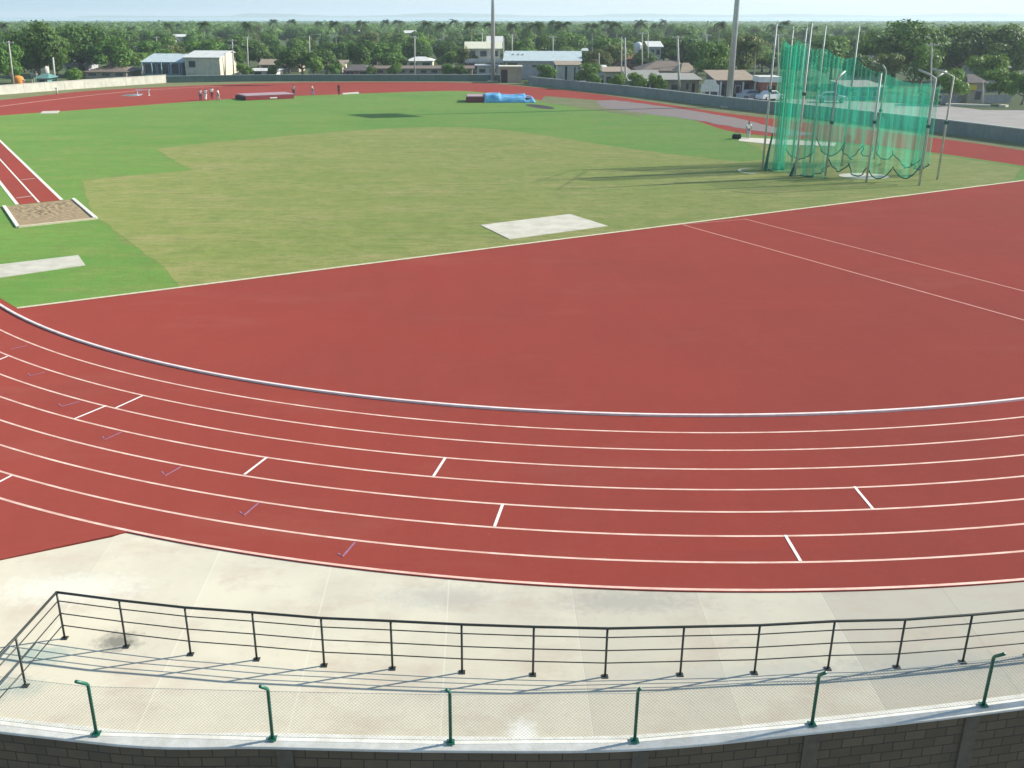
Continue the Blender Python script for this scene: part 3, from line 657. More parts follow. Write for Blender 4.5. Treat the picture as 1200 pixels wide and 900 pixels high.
MB().tube([kb + Vector((-.25, 0, .48)), kb + Vector((-.1, 0, .68)), kb + Vector((.1, 0, .68)), kb + Vector((.25, 0, .48))], .02, 5).build('handle', 'black_paint', root)
#PART2
HAZE = .00026
# ------------------------------------------------------------------ boundary walls
def bwall(pts, h, mat, label, nm, hs=None):
    root = empty(nm, pts[len(pts) // 2], label, 'wall'); mb = MB(); strip_wall(mb, pts, .2, -.05, h); mb.build('wall', mat, root)
    if nm == 'boundary_wall':
        m2 = MB(); strip_wall(m2, pts, .28, h + .002, h + .09); m2.build('coping', 'wall_cap' if 'green' in mat else 'wall_white', root)
    L = 0; m3 = []
    for i in range(len(pts) - 1):
        a, b = pts[i], pts[i + 1]; n_ = max(1, int((b - a).length / 4))
        for j in range(n_):
            p = a + (b - a) * (j / n_); ang = math.atan2((b - a).y, (b - a).x)
            m3.append((p, ang))
    for p, ang in m3[:90]:
        MB().box((-.14, -.13, -.05), (.14, .13, h - .01), Matrix.Translation(p) @ Matrix.Rotation(ang, 4, 'Z')).build('pillar', mat, root)
    return root
left_far = cat_rom([(-96, 118, 0), (-88, 140, 0)] + [tuple(p) for p in fw[:3]], 4)
bwall(left_far, 1.35, 'wall_white', 'long whitewashed concrete wall behind the far left track', 'boundary_wall')
bwall(cat_rom([tuple(p) for p in fw[2:7]], 4), 1.12, 'wall_green', 'dark green wall behind the far straight, left of the hut', 'boundary_wall')
bwall(cat_rom([tuple(p) for p in fw[7:]] + [(58, 84, 0), (60, 66, 0)], 5), 1.32, 'wall_bluegreen', 'dark green wall curving along the right side of the track', 'boundary_wall')
# posts in front of the white wall
for px, py, h_, lab in ((29.5, 108.5, 1.9, 'brown post standing before the white wall'), (67, 110.5, .9, 'short grey stake in the verge by the white wall')):
    b = at(px, py); root = empty('post', b, lab, 'post'); MB().tube([b, b + Vector((0, 0, h_))], [.16, .13], 8).build('shaft', 'w_brick' if h_ > 1 else 'pole_concrete', root); MB().box((b.x - .2, b.y - .2, h_), (b.x + .2, b.y + .2, h_ + .1)).build('cap', 'pole_concrete', root)

# ------------------------------------------------------------------ buildings
def house(name, label, px0, px1, Y, top, eave, depth, wall, roof, style='gable', wins=(), doors=(), rz=0, cat='house', over=.5, base=None, extra=None):
    a = on(px0, eave, Y); b = on(px1, eave, Y); rdg = on((px0 + px1) / 2, top, Y + (depth / 2 if style in ('gable', 'hip') else depth if style == 'shed' else 0)).z
    ze = a.z; w = b.x - a.x; cx_ = (a.x + b.x) / 2; zb = -.06
    root = empty(name, (cx_, Y, zb), label, cat); root['_o'] = (0, 0, 0)
    body = MB()
    ze = max(ze, 1.2); rdg = max(rdg, ze + (.12 if style == 'flat' else .35)); hw = w / 2
    x0, x1, y0, y1 = -hw + over, hw - over, over, depth - over; h = ze - zb
    zr = rdg - zb
    if style == 'gable':
        body.add([(x0, y0, 0), (x1, y0, 0), (x1, y1, 0), (x0, y1, 0), (x0, y0, h), (x1, y0, h), (x1, y1, h), (x0, y1, h), (x0, depth / 2, zr - .12), (x1, depth / 2, zr - .12)],
                 [(0, 1, 5, 4), (2, 3, 7, 6), (1, 2, 6, 9, 5), (3, 0, 4, 8, 7), (4, 5, 9, 8), (6, 7, 8, 9)])
        th = .14; rf = MB(); sl_ = (zr - h) / (depth / 2)
        for s_ in (0, 1):
            ye = 0 if s_ == 0 else depth; ym = depth / 2
            zE = h - .02; v = [(-hw, ye, zE - sl_ * 0), (hw, ye, zE), (hw, ym, zr), (-hw, ym, zr)]
            v2 = [(x, y, z + th) for x, y, z in v]
            f = [(0, 1, 2, 3), (7, 6, 5, 4), (0, 4, 5, 1), (1, 5, 6, 2), (3, 2, 6, 7), (0, 3, 7, 4)]
            rf.add(v + v2, f)
    elif style == 'hip':
        body.box((x0, y0, 0), (x1, y1, h)); rf = MB(); i_ = min(depth / 2, hw * .7)
        v = [(-hw, 0, h + .003), (hw, 0, h + .003), (hw, depth, h + .003), (-hw, depth, h + .003), (-hw + i_, depth / 2, zr), (hw - i_, depth / 2, zr)]
        rf.add(v, [(0, 1, 5, 4), (1, 2, 5), (2, 3, 4, 5), (3, 0, 4), (0, 3, 2, 1)])
    elif style == 'shed':
        body.box((x0, y0, 0), (x1, y1, h)); rf = MB()
        v = [(-hw, 0, h + .01), (hw, 0, h + .01), (hw, depth, zr), (-hw, depth, zr)]; v2 = [(x, y, z + .14) for x, y, z in v]
        rf.add(v + v2, [(0, 3, 2, 1), (4, 5, 6, 7), (0, 1, 5, 4), (1, 2, 6, 5), (2, 3, 7, 6), (3, 0, 4, 7)])
        body.add([(x0, y1, h), (x1, y1, h), (x1, y1, zr - .1), (x0, y1, zr - .1), (x0, y0, h), (x1, y0, h)], [(0, 1, 2, 3), (0, 3, 4), (1, 5, 2)])
    else:
        body.box((x0, y0, 0), (x1, y1, h)); rf = MB().box((-hw, 0, h + .003), (hw, depth, zr))
    wo = body.build('wall', wall, root); rf.build('roof', roof, root)
    for (u0, u1, v0, v1) in wins:
        X0, X1 = x0 + (x1 - x0) * u0, x0 + (x1 - x0) * u1
        f = MB().box((X0 - .08, y0 - .06, h * v0 - .08), (X1 + .08, y0 - .004, h * v1 + .08)).build('window', 'w_grey' if wall != 'w_grey' else 'w_tan', root)
        MB().box((X0, y0 - .075, h * v0), (X1, y0 - .062, h * v1)).build('pane', 'glass_dark', f)
    for (u0, u1, v1) in doors:
        X0, X1 = x0 + (x1 - x0) * u0, x0 + (x1 - x0) * u1
        MB().box((X0, y0 - .05, .0), (X1, y0 - .004, h * v1)).build('door', 'dark_void', root)
    for (kind, mt, bx) in (extra or ()):
        X0, X1, Y0, Y1, Z0, Z1 = bx; MB().box((x0 + (x1 - x0) * X0, Y0, h * Z0), (x0 + (x1 - x0) * X1, Y1, h * Z1)).build(kind, mt, root)
    root.rotation_euler = (0, 0, rz)
    return root
def pan(k, z0=.55, z1=.85, m=.28): return [((i + .5 - m) / k, (i + .5 + m) / k, z0, z1) for i in range(k)]
H_ = house
H_('porch_house', 'low house with blue porch posts and pale roof, far left', 164, 215, 205, 63.5, 73.5, 9, 'w_blue', 'r_pale', 'shed', pan(3, .2, .9, .4), [(.9, .97, .75)],  # big dark panes stand in for the shade under the porch roof
   extra=[('porch_post', 'r_blue', (u, u + .02, -.9, -.65, 0, 1)) for u in (.0, .25, .5, .75, .96)] + [('parapet', 'w_teal', (0, 1, -1.0, -.8, 0, .3))])
H_('white_house', 'white side wing of the house with the blue porch', 212, 259, 203.5, 60, 68, 12, 'w_cream', 'r_white', 'gable', [(.12, .3, .55, .85)], over=.3, rz=R(-9))
H_('white_house', 'small white house high among trees above the blue porch', 198, 230, 330, 40.5, 43.5, 8, 'w_white', 'r_white', 'gable', pan(3))
H_('white_house', 'tiny pale house left of the white one in the trees', 190, 202, 320, 44, 48, 7, 'w_cream', 'r_grey', 'gable', pan(1))
H_('brown_house', 'brown roofed house between the left trees and blue porch', 96, 150, 203, 76.5, 86.5, 11, 'w_tan', 'r_brown', 'hip', pan(3, .4, .8))
H_('shed', 'long pale tin roof shed at the far left', 72, 104, 212, 71.5, 77, 7, 'w_grey', 'r_grey', 'shed', pan(2))
H_('teal_shed', 'small dark teal shed roof behind the white wall', 38, 57, 178, 86, 92, 5, 'w_teal', 'w_teal', 'hip', pan(1))
H_('tin_roof_house', 'low house with bright white roof right behind green wall', 277, 326, 207, 80.5, 86.5, 8, 'w_white', 'r_white', 'hip', pan(3, .4, .8))
H_('tan_house', 'tan roofed house half hidden behind the bushy dark tree', 302, 352, 226, 70, 76.5, 9, 'w_tan', 'r_tile', 'gable', pan(4))
H_('tan_house', 'pinkish roofed house right of the bushy dark tree', 374, 403, 224, 71, 78, 9, 'w_cream', 'r_tile', 'shed', pan(2))
H_('dark_roof_house', 'house with a steep dark brown hipped roof in centre left', 399, 436, 208, 75.5, 87, 10, 'w_brick', 'r_dark', 'hip', pan(2, .4, .8))
H_('long_house', 'long low house with dull brown roof behind green wall', 436, 556, 214, 77.5, 85, 10, 'w_tan', 'r_brown', 'gable', pan(9, .4, .8))
H_('yellow_house', 'small white and yellow house left of the tall mast', 474, 509, 238, 66, 71.5, 8, 'w_cream', 'r_white', 'hip', pan(2, .4, .8), [(.75, .88, .8)])
H_('upper_house', 'two storey pale house with cream roof behind the tall mast', 544, 589, 222, 49.5, 57.5, 9, 'w_cream', 'r_yellow', 'gable', pan(3, .7, .92) + pan(2, .2, .4),
   extra=[('balcony', 'w_grey', (-.05, 1.1, -1.6, .4, .44, .50)), ('balcony_wall', 'w_white', (-.05, 1.1, -1.6, -1.5, .5, .62))])
H_('upper_house', 'pinkish upper storey with light roof behind the cream roofed house', 570, 590, 245, 43, 50, 8, 'w_brick', 'r_white', 'gable', pan(1, .7, .9))
H_('white_block', 'plain white block at the foot of the tall mast', 556, 587, 203, 76.5, 78, 6, 'w_white', 'w_grey', 'flat', pan(2, .5, .8))
H_('metal_shed', 'large shed with a pale blue green metal roof', 589, 682, 200, 60.5, 72, 16, 'w_grey', 'r_pale', 'gable', [(.03, .16, .7, .9), (.36, .46, .68, .8), (.56, .62, .1, .75)], [(.66, .69, .8)], rz=R(-4),
   extra=[('vent', 'w_white', (u, u + .02, 4.5, 5.2, 1.0, 1.38)) for u in (.09, .16, .22)])
H_('white_annex', 'cream walled annex at the right end of the metal shed', 651, 683, 188, 72, 77, 7, 'w_white', 'r_tile', 'shed', [(.75, .8, .1, .9)], [(.33, .42, .95)])
H_('grey_house', 'small blue grey house in trees behind the metal shed', 671, 690, 262, 57, 60, 7, 'w_grey', 'r_pale', 'gable', pan(2))
H_('stepped_house', 'pale house with tilted white roof right of the shed', 683, 716, 180, 77, 89, 8, 'w_white', 'r_white', 'shed', pan(2, .2, .6), [(.4, .5, .8)])
H_('stepped_house', 'pale tan house in front of the two thin poles', 706, 742, 178, 79, 85, 9, 'w_cream', 'r_tile', 'shed', pan(3, .3, .7))
H_('red_roof_house', 'red roofed house behind the pair of thin poles', 722, 763, 232, 64, 70, 9, 'w_brick', 'r_red', 'gable', pan(3))
H_('watch_house', 'narrow grey upper building under a bright white roof', 759, 778, 228, 49, 55.5, 5, 'w_grey', 'r_white', 'shed', pan(2, .7, .9))
H_('brown_house', 'wide brown hipped roof behind the low grey houses', 750, 822, 196, 71, 83, 11, 'w_tan', 'r_brown', 'hip', pan(5, .4, .8))
H_('low_house', 'low grey house with two dark doorways behind the wall', 736, 779, 171, 83, 96, 8, 'w_grey', 'r_grey', 'shed', [(.9, .97, .3, .7)], [(.44, .60, .8), (.68, .84, .8)])
H_('low_house', 'low pale walled house left of the grey notice board', 776, 824, 163, 86.5, 94.5, 8, 'w_tan', 'r_grey', 'shed', [(.2, .45, .3, .7), (.62, .7, .3, .8)], [(.8, .88, .8)])
H_('brown_house', 'brown roofed house at left of the notice board', 797, 820, 184, 73.5, 85, 9, 'w_tan', 'r_tile', 'hip', pan(2, .4, .8))
H_('carport', 'tile roofed carport house right behind the second mast', 838, 889, 153, 83, 95, 9, 'w_purple', 'r_tile', 'shed', [(.5, .62, .3, .7)], [(.08, .2, .8), (.75, .86, .8)],  # wall colour itself darkened to imitate shade beneath the carport roof
   extra=[('column', 'w_white', (u, u + .03, -1.2, -.9, 0, .98)) for u in (.02, .33, .62, .95)])
H_('kiosk', 'white roofed kiosk at the left side of the cage', 890, 916, 149, 90, 96.5, 4, 'w_brick', 'r_white', 'flat', [(.4, .6, .3, .8)], [(.7, .9, .8)])
H_('teal_building', 'low teal walled building seen through the green net', 992, 1040, 150, 95, 103, 8, 'w_blue', 'r_grey', 'shed', pan(3, .3, .7))
H_('grey_house', 'grey roofed house in trees behind the cage top', 1008, 1040, 170, 66, 76, 8, 'w_grey', 'r_grey', 'gable', pan(2))
H_('shop', 'small shop with dark roof and yellow signboard under trees', 1134, 1160, 143, 86.5, 97, 6, 'w_tan', 'r_dark', 'hip', [(.5, .9, .2, .6)], extra=[('signboard', 'yellow', (.02, .5, .30, .42, .66, .9))])
H_('grey_house', 'grey roof showing between the dense right trees', 1153, 1186, 165, 68, 80, 9, 'w_grey', 'r_grey', 'gable', pan(2))
# hut on the stadium wall
hc = at(597, 97); root = empty('hut', (hc.x, hc.y, 0), 'small flat roofed hut with a dark doorway beside the tall mast', 'hut')
hx0, hx1 = at(586, 96).x, at(611, 97).x
MB().box((hx0, hc.y, 0), (hx1, hc.y + 3.6, 2.75)).build('wall', 'w_tan', root)
MB().box((hx0 - .3, hc.y - .5, 2.753), (hx1 + .2, hc.y + 3.8, 2.95)).build('roof', 'r_yellow', root)
MB().box((hx0 + .15, hc.y - .04, 0), (hx0 + 1.35, hc.y - .004, 2.3)).build('door', 'dark_void', root)
# board on legs
bp = Vector((on(832, 105, 147.5).x, 147.5, -.05)); root = empty('notice_board', bp, 'blank grey notice board on three white legs behind the wall', 'board')
bw = on(842, 112, bp.y).x - bp.x
pr = [(-1, 1.35), (-1, 2.3), (-.75, 2.5), (-.6, 3.0), (.55, 3.0), (.7, 2.5), (1, 2.2), (1, 1.35)]
mb = MB(); f0 = [(bp.x + bw * x, bp.y - .05, z) for x, z in pr]; f1 = [(x, y + .12, z) for x, y, z in f0]; m = len(pr)
mb.add(f0 + f1, [tuple(range(m)), tuple(range(2 * m - 1, m - 1, -1))] + [(i, m + i, m + (i + 1) % m, (i + 1) % m) for i in range(m)]); mb.build('panel', 'r_white', root)
for u in (-.93, 0, .93): MB().box((bp.x + bw * u - .09, bp.y - .06, -.06), (bp.x + bw * u + .09, bp.y + .08, 1.347)).build('leg', 'w_white', root)
# orange drum, white tanks
def tank(px, py, Y, r, hgt, mat, label, nm='water_tank', cat='tank'):
    c = on(px, py, Y); root = empty(nm, (c.x, Y, c.z - hgt / 2), label, cat); z = c.z - hgt / 2
    prof = [(0, 0), (r * .92, 0), (r, .08 * hgt), (r, .72 * hgt), (r * .85, .88 * hgt), (r * .35, hgt), (0, hgt)]
    n_ = 16; vs = [(c.x + q_ * math.cos(2 * math.pi * k / n_), Y + q_ * math.sin(2 * math.pi * k / n_), z + zz_) for q_, zz_ in prof for k in range(n_)]
    MB().add(vs, [(i * n_ + k, i * n_ + (k + 1) % n_, (i + 1) * n_ + (k + 1) % n_, (i + 1) * n_ + k) for i in range(len(prof) - 1) for k in range(n_)], smooth=True).build('tank_body', mat, root)
    if z > .1:
        for s_ in (-1, 1):
            for t_ in (-1, 1): MB().tube([(c.x + s_ * r * .6, Y + t_ * r * .6, -.06), (c.x + s_ * r * .6, Y + t_ * r * .6, z)], .08, 5).build('leg', 'pole_concrete', root)
tank(21.5, 94, 172, .85, 1.5, 'orange', 'orange drum behind the white wall beside a leaning pole'); tank(40, 83.5, 190, .75, 1.5, 'w_white', 'white roof tank in the left trees, nearer the orange drum')
tank(53, 81.5, 195, .65, 1.4, 'w_white', 'white tank between the leaning poles at the far left'); tank(748, 56, 240, 1.0, 2.6, 'paint_white', 'white egg shaped tank above the red roof')
# masts
def mast(px, py, r, H, label):
    b = at(px, py); root = empty('floodlight_mast', b, label, 'mast', 'floodlight masts behind the track')
    MB().tube([b + Vector((0, 0, .0)), b + Vector((0, 0, H * .5)), b + Vector((0, 0, H))], [r, r * .74, r * .42], 14).build('mast', 'mast_grey', root)
    MB().box((b.x - r * 2.2, b.y - r * 2.2, 0), (b.x + r * 2.2, b.y + r * 2.2, .14)).build('foundation', 'slab', root)
    M = Matrix.Translation((b.x, b.y, H)) @ Matrix.Rotation(math.atan2(100 - b.y, -15 - b.x) + math.pi / 2, 4, 'Z')
    for j in range(4):
        MB().box((-3.1, -.12, -2.9 + j * .9), (3.1, .12, -2.75 + j * .9), M).build('crossbeam', 'mast_grey', root)
        for k in range(7): MB().box((-3.0 + k * .87, -.6, -2.74 + j * .9), (-2.3 + k * .87, -.125, -2.08 + j * .9), M).build('floodlight', 'lamp_white', root, .04)
mast(577.5, 95.3, .44, 28, 'tall grey floodlight mast beside the hut'); mast(853.5, 125.5, .46, 28.5, 'tall grey floodlight mast in front of the carport house')
# poles
def upole(px, yb, yt, Y, label, arms=1, lean=0, r=.15, arm_w=.9, light=0):
    a = on(px, yb, Y); t_ = on(px + lean, yt, Y); root = empty('street_lamp' if light else 'utility_pole', (a.x, Y, -.06), label, 'street lamp' if light else 'pole', None if light else 'utility poles in the town')
    h_ = t_.z; dirx = (t_.x - a.x) / max(1, (t_.z - a.z)); g = lambda z: Vector((a.x + dirx * (z - a.z), Y, z))
    MB().tube([g(-.06), g(h_)], [r, r * .65], 8).build('pole', 'pole_concrete', root)
    for k in range(arms):
        c = g(h_ - .35 - k * .9); MB().box((c.x - arm_w, Y - .2, c.z), (c.x + arm_w, Y - r * .7 - .003, c.z + .13)).build('crossarm', 'pole_concrete', root)
        for s_ in (-.85, -.3, .3, .85): MB().tube([(c.x + s_ * arm_w, Y - .15, c.z + .13), (c.x + s_ * arm_w, Y - .15, c.z + .3)], .05, 6).build('insulator', 'w_white', root)
    if light:
        c = g(h_); MB().tube([c, c + Vector((.5 * light, -.1, .25)), c + Vector((2.0 * light, -.3, .3))], .05, 6).build('lamp_arm', 'pole_concrete', root)
        MB().box((c.x + 2.0 * light - .35, Y - .5, c.z + .22), (c.x + 2.0 * light + .35, Y - .15, c.z + .36)).build('lamp_head', 'lamp_white', root)
for a in ((16, 99, 48, 169, 'leaning pale pole beside the orange drum', 1, -6), (57, 83, 49, 196, 'leaning pole in the gap of the far left trees', 1, -3), (64, 92, 67, 183, 'short thick pole behind the white wall', 0, -2, .24),
          (161, 66, 54, 250, 'short pole left above the blue porch house', 1, -1), (183.5, 60, 43, 300, 'distant pole over the blue porch roof', 1, 0), (264, 88, 62, 205, 'bare short pole left of the two-arm poles', 0, 0, .18),
          (274, 88, 46, 203, 'pole with two crossarms left of the white roof', 2, -2), (291, 86, 43, 204, 'pole with one crossarm over the bright white roof', 1, -1.5), (486, 87, 42, 204, 'slim pole before the small yellow house', 1, 0),
          (590, 77, 44, 215, 'slim pole just right of the tall mast', 0, 0, .17), (565, 60, 38, 235, 'pole rising behind the cream roofed house', 1, 0), (600, 67, 40, 240, 'thin pole behind the metal shed at left', 1, 0), (648, 64, 42, 235, 'pole behind the metal shed roof middle', 1, 0),
          (702, 97, 62, 183, 'low pole at the pale stepped house', 0, 0, .12), (728, 100, 43, 176, 'left pole of the close pair', 0, .5, .13), (733, 100, 44, 175, 'right pole of the close pair', 0, -.5, .17),
          (752.5, 78, 38, 210, 'pole left of the bright white upper roof', 1, 0), (759.5, 66, 38, 222, 'thin pole touching the bright white upper roof', 0, 0, .12), (796, 106, 42, 160, 'tall pole in front of the brown hipped roof', 1, -2, .2),
          (828, 70, 40, 200, 'pole above the notice board', 1, 0), (912, 105, 40, 168, 'pole behind the left edge of the net', 1, 0), (1090.5, 118, 50, 139, 'thin pole behind the right end of the cage', 1, 1.5, .13),
          (1152, 118, 95, 140, 'short dark pole near the yellow shop', 0, 0, .09)):
    upole(*a)
upole(363.5, 88, 42, 212, 'street lamp rising over the bushy dark tree', 0, -1, .14, .9, 1)
# low walls and kerbs by the street on the right
def lowwall(pts, h, mat, label, nm='garden_wall', cat='wall'):
    mb = MB(); strip_wall(mb, pts, .22, -.05, h); root = empty(nm, pts[0], label, cat); mb.build('wall', mat, root)
    for p in pts: MB().box((p.x - .17, p.y - .17, -.05), (p.x + .17, p.y + .17, h + .15)).build('pillar', mat, root)
lowwall(P((1104, 121), (1139, 120)), 1.1, 'w_grey', 'grey garden wall left of the yellow shop'); lowwall(P((1146, 120.5), (1182, 120)), 1.1, 'w_grey', 'grey garden wall right of the yellow shop')
lowwall(P((1040, 119), (1082, 120.5)), 1.0, 'w_tan', 'low tan garden wall behind the right end of the cage')
kb = P((1108, 123), (1160, 124.5)); mb = MB(); strip_wall(mb, kb, 1.0, -.05, .22); struct(mb.build('kerb', 'slab'), 'pale raised kerb along the street at right', 'kerb')
kb = P((1172, 124.5), (1180, 125)); mb = MB(); strip_wall(mb, kb, 1.0, -.05, .22); struct(mb.build('kerb', 'slab'), 'short pale kerb piece at the far right of the street', 'kerb')
rdp = zz([Vector((p.x + .2, p.y + .3, 0)) for p in P((826, 119), (960, 135), (1084, 150.5), (1200, 165.5))] + [Vector((66, 84, 0)), Vector((95, 90, 0)), Vector((120, 128, 0)), Vector((66, 134, 0))] + P((1100, 122.5), (960, 116.5), (826, 112.5)), -.045)
struct(MB().poly(rdp).build('road', 'road_pale'), 'wide pale asphalt street and yard beyond the right wall', 'road')

# ------------------------------------------------------------------ cars
def car(px, py, heading, paint, label, van=False):
    b = at(px, py); root = empty('parked_van' if van else 'parked_car', (b.x, b.y, -.04), label, 'van' if van else 'car'); root['_o'] = (0, 0, 0)
    L_, W_ = (4.4, 1.7); prof = [(-2.2, .3), (-2.2, .78), (-1.95, .92), (-1.5, .95), (-1.0, 1.42), (.35, 1.45), (.95, .96), (1.95, .84), (2.2, .62), (2.2, .3)]
    if van: prof = [(-2.3, .3), (-2.3, 1.75), (-2.1, 1.9), (.9, 1.92), (1.55, 1.15), (2.2, .95), (2.3, .6), (2.3, .3)]
    mb = MB(); m = len(prof); rows = []
    for y, s_ in ((-.85, 0), (-.80, 1), (.80, 1), (.85, 0)):
        rows.append([(x * (1 if s_ == 0 else 1.0), y * (1 if z < 1.0 else .86), z if s_ else z - (.02 if z > .9 else 0)) for x, z in prof])
    vs = [p for r_ in rows for p in r_]; fs = [(i * m + k, i * m + (k + 1) % m, (i + 1) * m + (k + 1) % m, (i + 1) * m + k) for i in range(3) for k in range(m)]
    fs += [tuple(range(m))[::-1], tuple(3 * m + k for k in range(m))]; mb.add(vs, fs); mb.build('body', paint, root, .05)
    for s_ in (-1, 1):
        gl = [(-1.4, .98), (-.95, 1.36), (.3, 1.38), (.8, .99)] if not van else [(-2.0, 1.15), (-2.0, 1.7), (.85, 1.72), (1.35, 1.15)]
        f = [(x, s_ * (.76 if not van else .745), z) for x, z in gl]; f2 = [(x, s_ * .70, z) for x, z in gl]
        f = [(x, s_ * (.862 if z < 1.0 else .752), z) for x, z in gl]
        MB().add(f + f2, [(0, 1, 2, 3), (7, 6, 5, 4), (0, 4, 5, 1), (1, 5, 6, 2), (2, 6, 7, 3), (3, 7, 4, 0)]).build('side_window', 'glass_dark', root)
        for x in (-1.35, 1.35):
            w = MB().tube([(x, s_ * .68, .32), (x, s_ * .89, .32)], .32, 16).build('wheel', 'black_paint', root)
            MB().tube([(x, s_ * .892, .32), (x, s_ * .90, .32)], .18, 12).build('rim', 'paint_silver', w)
        MB().box((2.17, s_ * .62 - .16, .6), (2.235, s_ * .62 + .16, .75)).build('headlight', 'lamp_white', root)
    if not van:
        MB().add([(.42, -.66, 1.43), (.42, .66, 1.43), (.98, .76, .98), (.98, -.76, .98)], [(0, 1, 2, 3)]).build('windscreen', 'glass_dark', root)
    root.rotation_euler = (0, 0, heading)
car(881, 116.5, R(10), 'paint_silver', 'silver car parked at the carport house'); car(903, 117.5, R(25), 'paint_white', 'white car parked behind the left edge of the cage')
car(974, 119.5, R(-15), 'paint_silver', 'grey car parked on the street seen through the net'); car(1088, 117.5, R(80), 'paint_red', 'dark red car parked beside the right garden wall')
car(1003, 98, R(5), 'paint_white', 'white van seen through the net behind the teal building', True)

# ------------------------------------------------------------------ trees
def crown_mesh(name, seed, rx, rz, lobes, quads, ls, mat, flat=.8, z0=.0):
    r_ = random.Random(seed); mb_v = []; mb_f = []
    L_ = []
    for i in range(lobes):
        a = r_.uniform(0, 6.283); q_ = r_.random() ** .6; zt = r_.uniform(-.55, .9)
        rr = math.sqrt(max(.05, 1 - zt * zt * .8)); L_.append((Vector((math.cos(a) * rx * q_ * rr * .72, math.sin(a) * rx * q_ * rr * .72, zt * rz * .72)), r_.uniform(.24, .44) * rx, r_.uniform(.6, .95)))
    for i in range(quads):
        c, rad_, sq = L_[r_.randrange(lobes)]
        d = Vector((r_.gauss(0, 1), r_.gauss(0, 1), r_.gauss(.15, 1))).normalized(); dist = rad_ * (r_.random() ** .28) * r_.uniform(.86, 1.12)
        p = c + Vector((d.x * dist, d.y * dist, d.z * dist * sq)); p.z += z0
        n_ = (d * .9 + Vector((r_.uniform(-1, 1), r_.uniform(-1, 1), r_.uniform(-.4, 1))) * .7).normalized(); u = n_.orthogonal().normalized(); u.rotate(Matrix.Rotation(r_.uniform(0, 6.28), 3, n_)); w = n_.cross(u)
        s_ = ls * r_.uniform(.6, 1.35); o = len(mb_v)
        mb_v += [p - u * s_, p - w * s_ * .55 + n_ * s_ * .12, p + u * s_, p + w * s_ * .55 + n_ * s_ * .12]; mb_f.append((o, o + 1, o + 2, o + 3))
    me = bpy.data.meshes.new(name); me.from_pydata([tuple(v) for v in mb_v], [], mb_f); me.materials.append(MATS[mat]); me.update()
    return me, L_
def make_tree(kind, seed, h, w, mat, quads=4200, trunk='bark', lobes=15, ls=None):
    th = h * .22; rz_ = (h - th) / 2 * 1.05; me, L_ = crown_mesh('crown', seed, w / 2 * 1.15, rz_, lobes, quads, ls or .032 * w + .06, mat, z0=th + rz_ * .86)
    mb = MB(); r_ = random.Random(seed); top = Vector((r_.uniform(-.3, .3), r_.uniform(-.3, .3), th * 1.15)); mb.tube([(0, 0, -.1), (top.x * .4, top.y * .4, th * .5), tuple(top)], [w * .045, w * .035, w * .026], 7)
    for c, rad_, s_ in L_[:7]:
        e = Vector((c.x, c.y, c.z + th + rz_ * .86)); mb.tube([tuple(top), tuple(top * .5 + e * .5 + Vector((0, 0, -.2))), tuple(e)], [w * .024, w * .014, w * .006], 5)
    return (kind, me, mb, trunk)
def make_palm(seed, h, mat='leaf_palm'):
    r_ = random.Random(seed); V = []; F_ = []
    for i in range(24):
        a = r_.uniform(0, 6.283); el = r_.uniform(-.5, 1.1); L_ = r_.uniform(2.1, 3.0); d = Vector((math.cos(a), math.sin(a), 0)); pts = []
        for k in range(9):
            t_ = k / 8; pts.append(d * (L_ * t_ * math.cos(el * (1 - t_ * .5))) + Vector((0, 0, L_ * (t_ * math.sin(el) - .75 * t_ * t_))))
        sd = Vector((-d.y, d.x, 0))
        for k in range(8):
            for j in range(3):
                t_ = (k + j / 3) / 8; p = pts[k] * (1 - j / 3) + pts[k + 1] * (j / 3); ll = .75 * math.sin(math.pi * min(1, t_ * .85 + .12)) + .1
                for s_ in (-1, 1):
                    q = p + sd * s_ * ll + d * ll * .45 + Vector((0, 0, -ll * r_.uniform(.3, .7))); o = len(V); w_ = d * .075
                    V += [p - w_, p + w_, q]; F_.append((o, o + 1, o + 2))
    me = bpy.data.meshes.new('crown'); me.from_pydata([tuple(v + Vector((.35, 0, h))) for v in V], [], F_); me.materials.append(MATS[mat]); me.update()
    mb = MB(); mb.tube([(0, 0, -.1), (.05, 0, h * .4), (.35, 0, h)], [.2, .15, .11], 7)
    return ('palm_tree', me, mb, 'bark_pale')
PROTO = {}
def reg(key, tup, h): PROTO[key] = [tup, None, None, h]
for i in range(4): reg('g%d' % i, make_tree('broadleaf_tree', 11 + i, 8, 8.5, 'leaf_green'), 8)
for i in range(3): reg('d%d' % i, make_tree('broadleaf_tree', 31 + i, 8, 8.0, 'leaf_dark', lobes=13), 8)
for i in range(2): reg('b%d' % i, make_tree('broadleaf_tree', 51 + i, 7, 7.0, 'leaf_bright', lobes=12), 7)
for i in range(2): reg('o%d' % i, make_tree('broadleaf_tree', 71 + i, 8, 8.0, 'leaf_olive', quads=2600, lobes=14), 8)
for i in range(2): reg('s%d' % i, make_tree('bush', 91 + i, 3, 3.6, 'leaf_bright', quads=2000, lobes=9), 3)
for i in range(3): reg('p%d' % i, make_palm(111 + i, 8), 8)
for i in range(2): reg('big%d' % i, make_tree('broadleaf_tree', 131 + i, 10, 14, 'leaf_dark', quads=9000, lobes=24, ls=.36), 10)
KN = {'g': ('green broadleaf tree among the town trees', 'mid green trees in the town belt'), 'd': ('dark green broadleaf tree among the town trees', 'dark green trees in the town belt'), 'b': ('bright light green tree among the town trees', 'light green trees in the town belt'),
      'o': ('olive brown thin crowned tree among the town trees', 'olive trees in the town belt'), 'p': ('coconut palm rising from the town trees', 'palms in the town belt'), 's': ('low bright bush among houses', 'low bushes among the houses')}
tr_n = 0
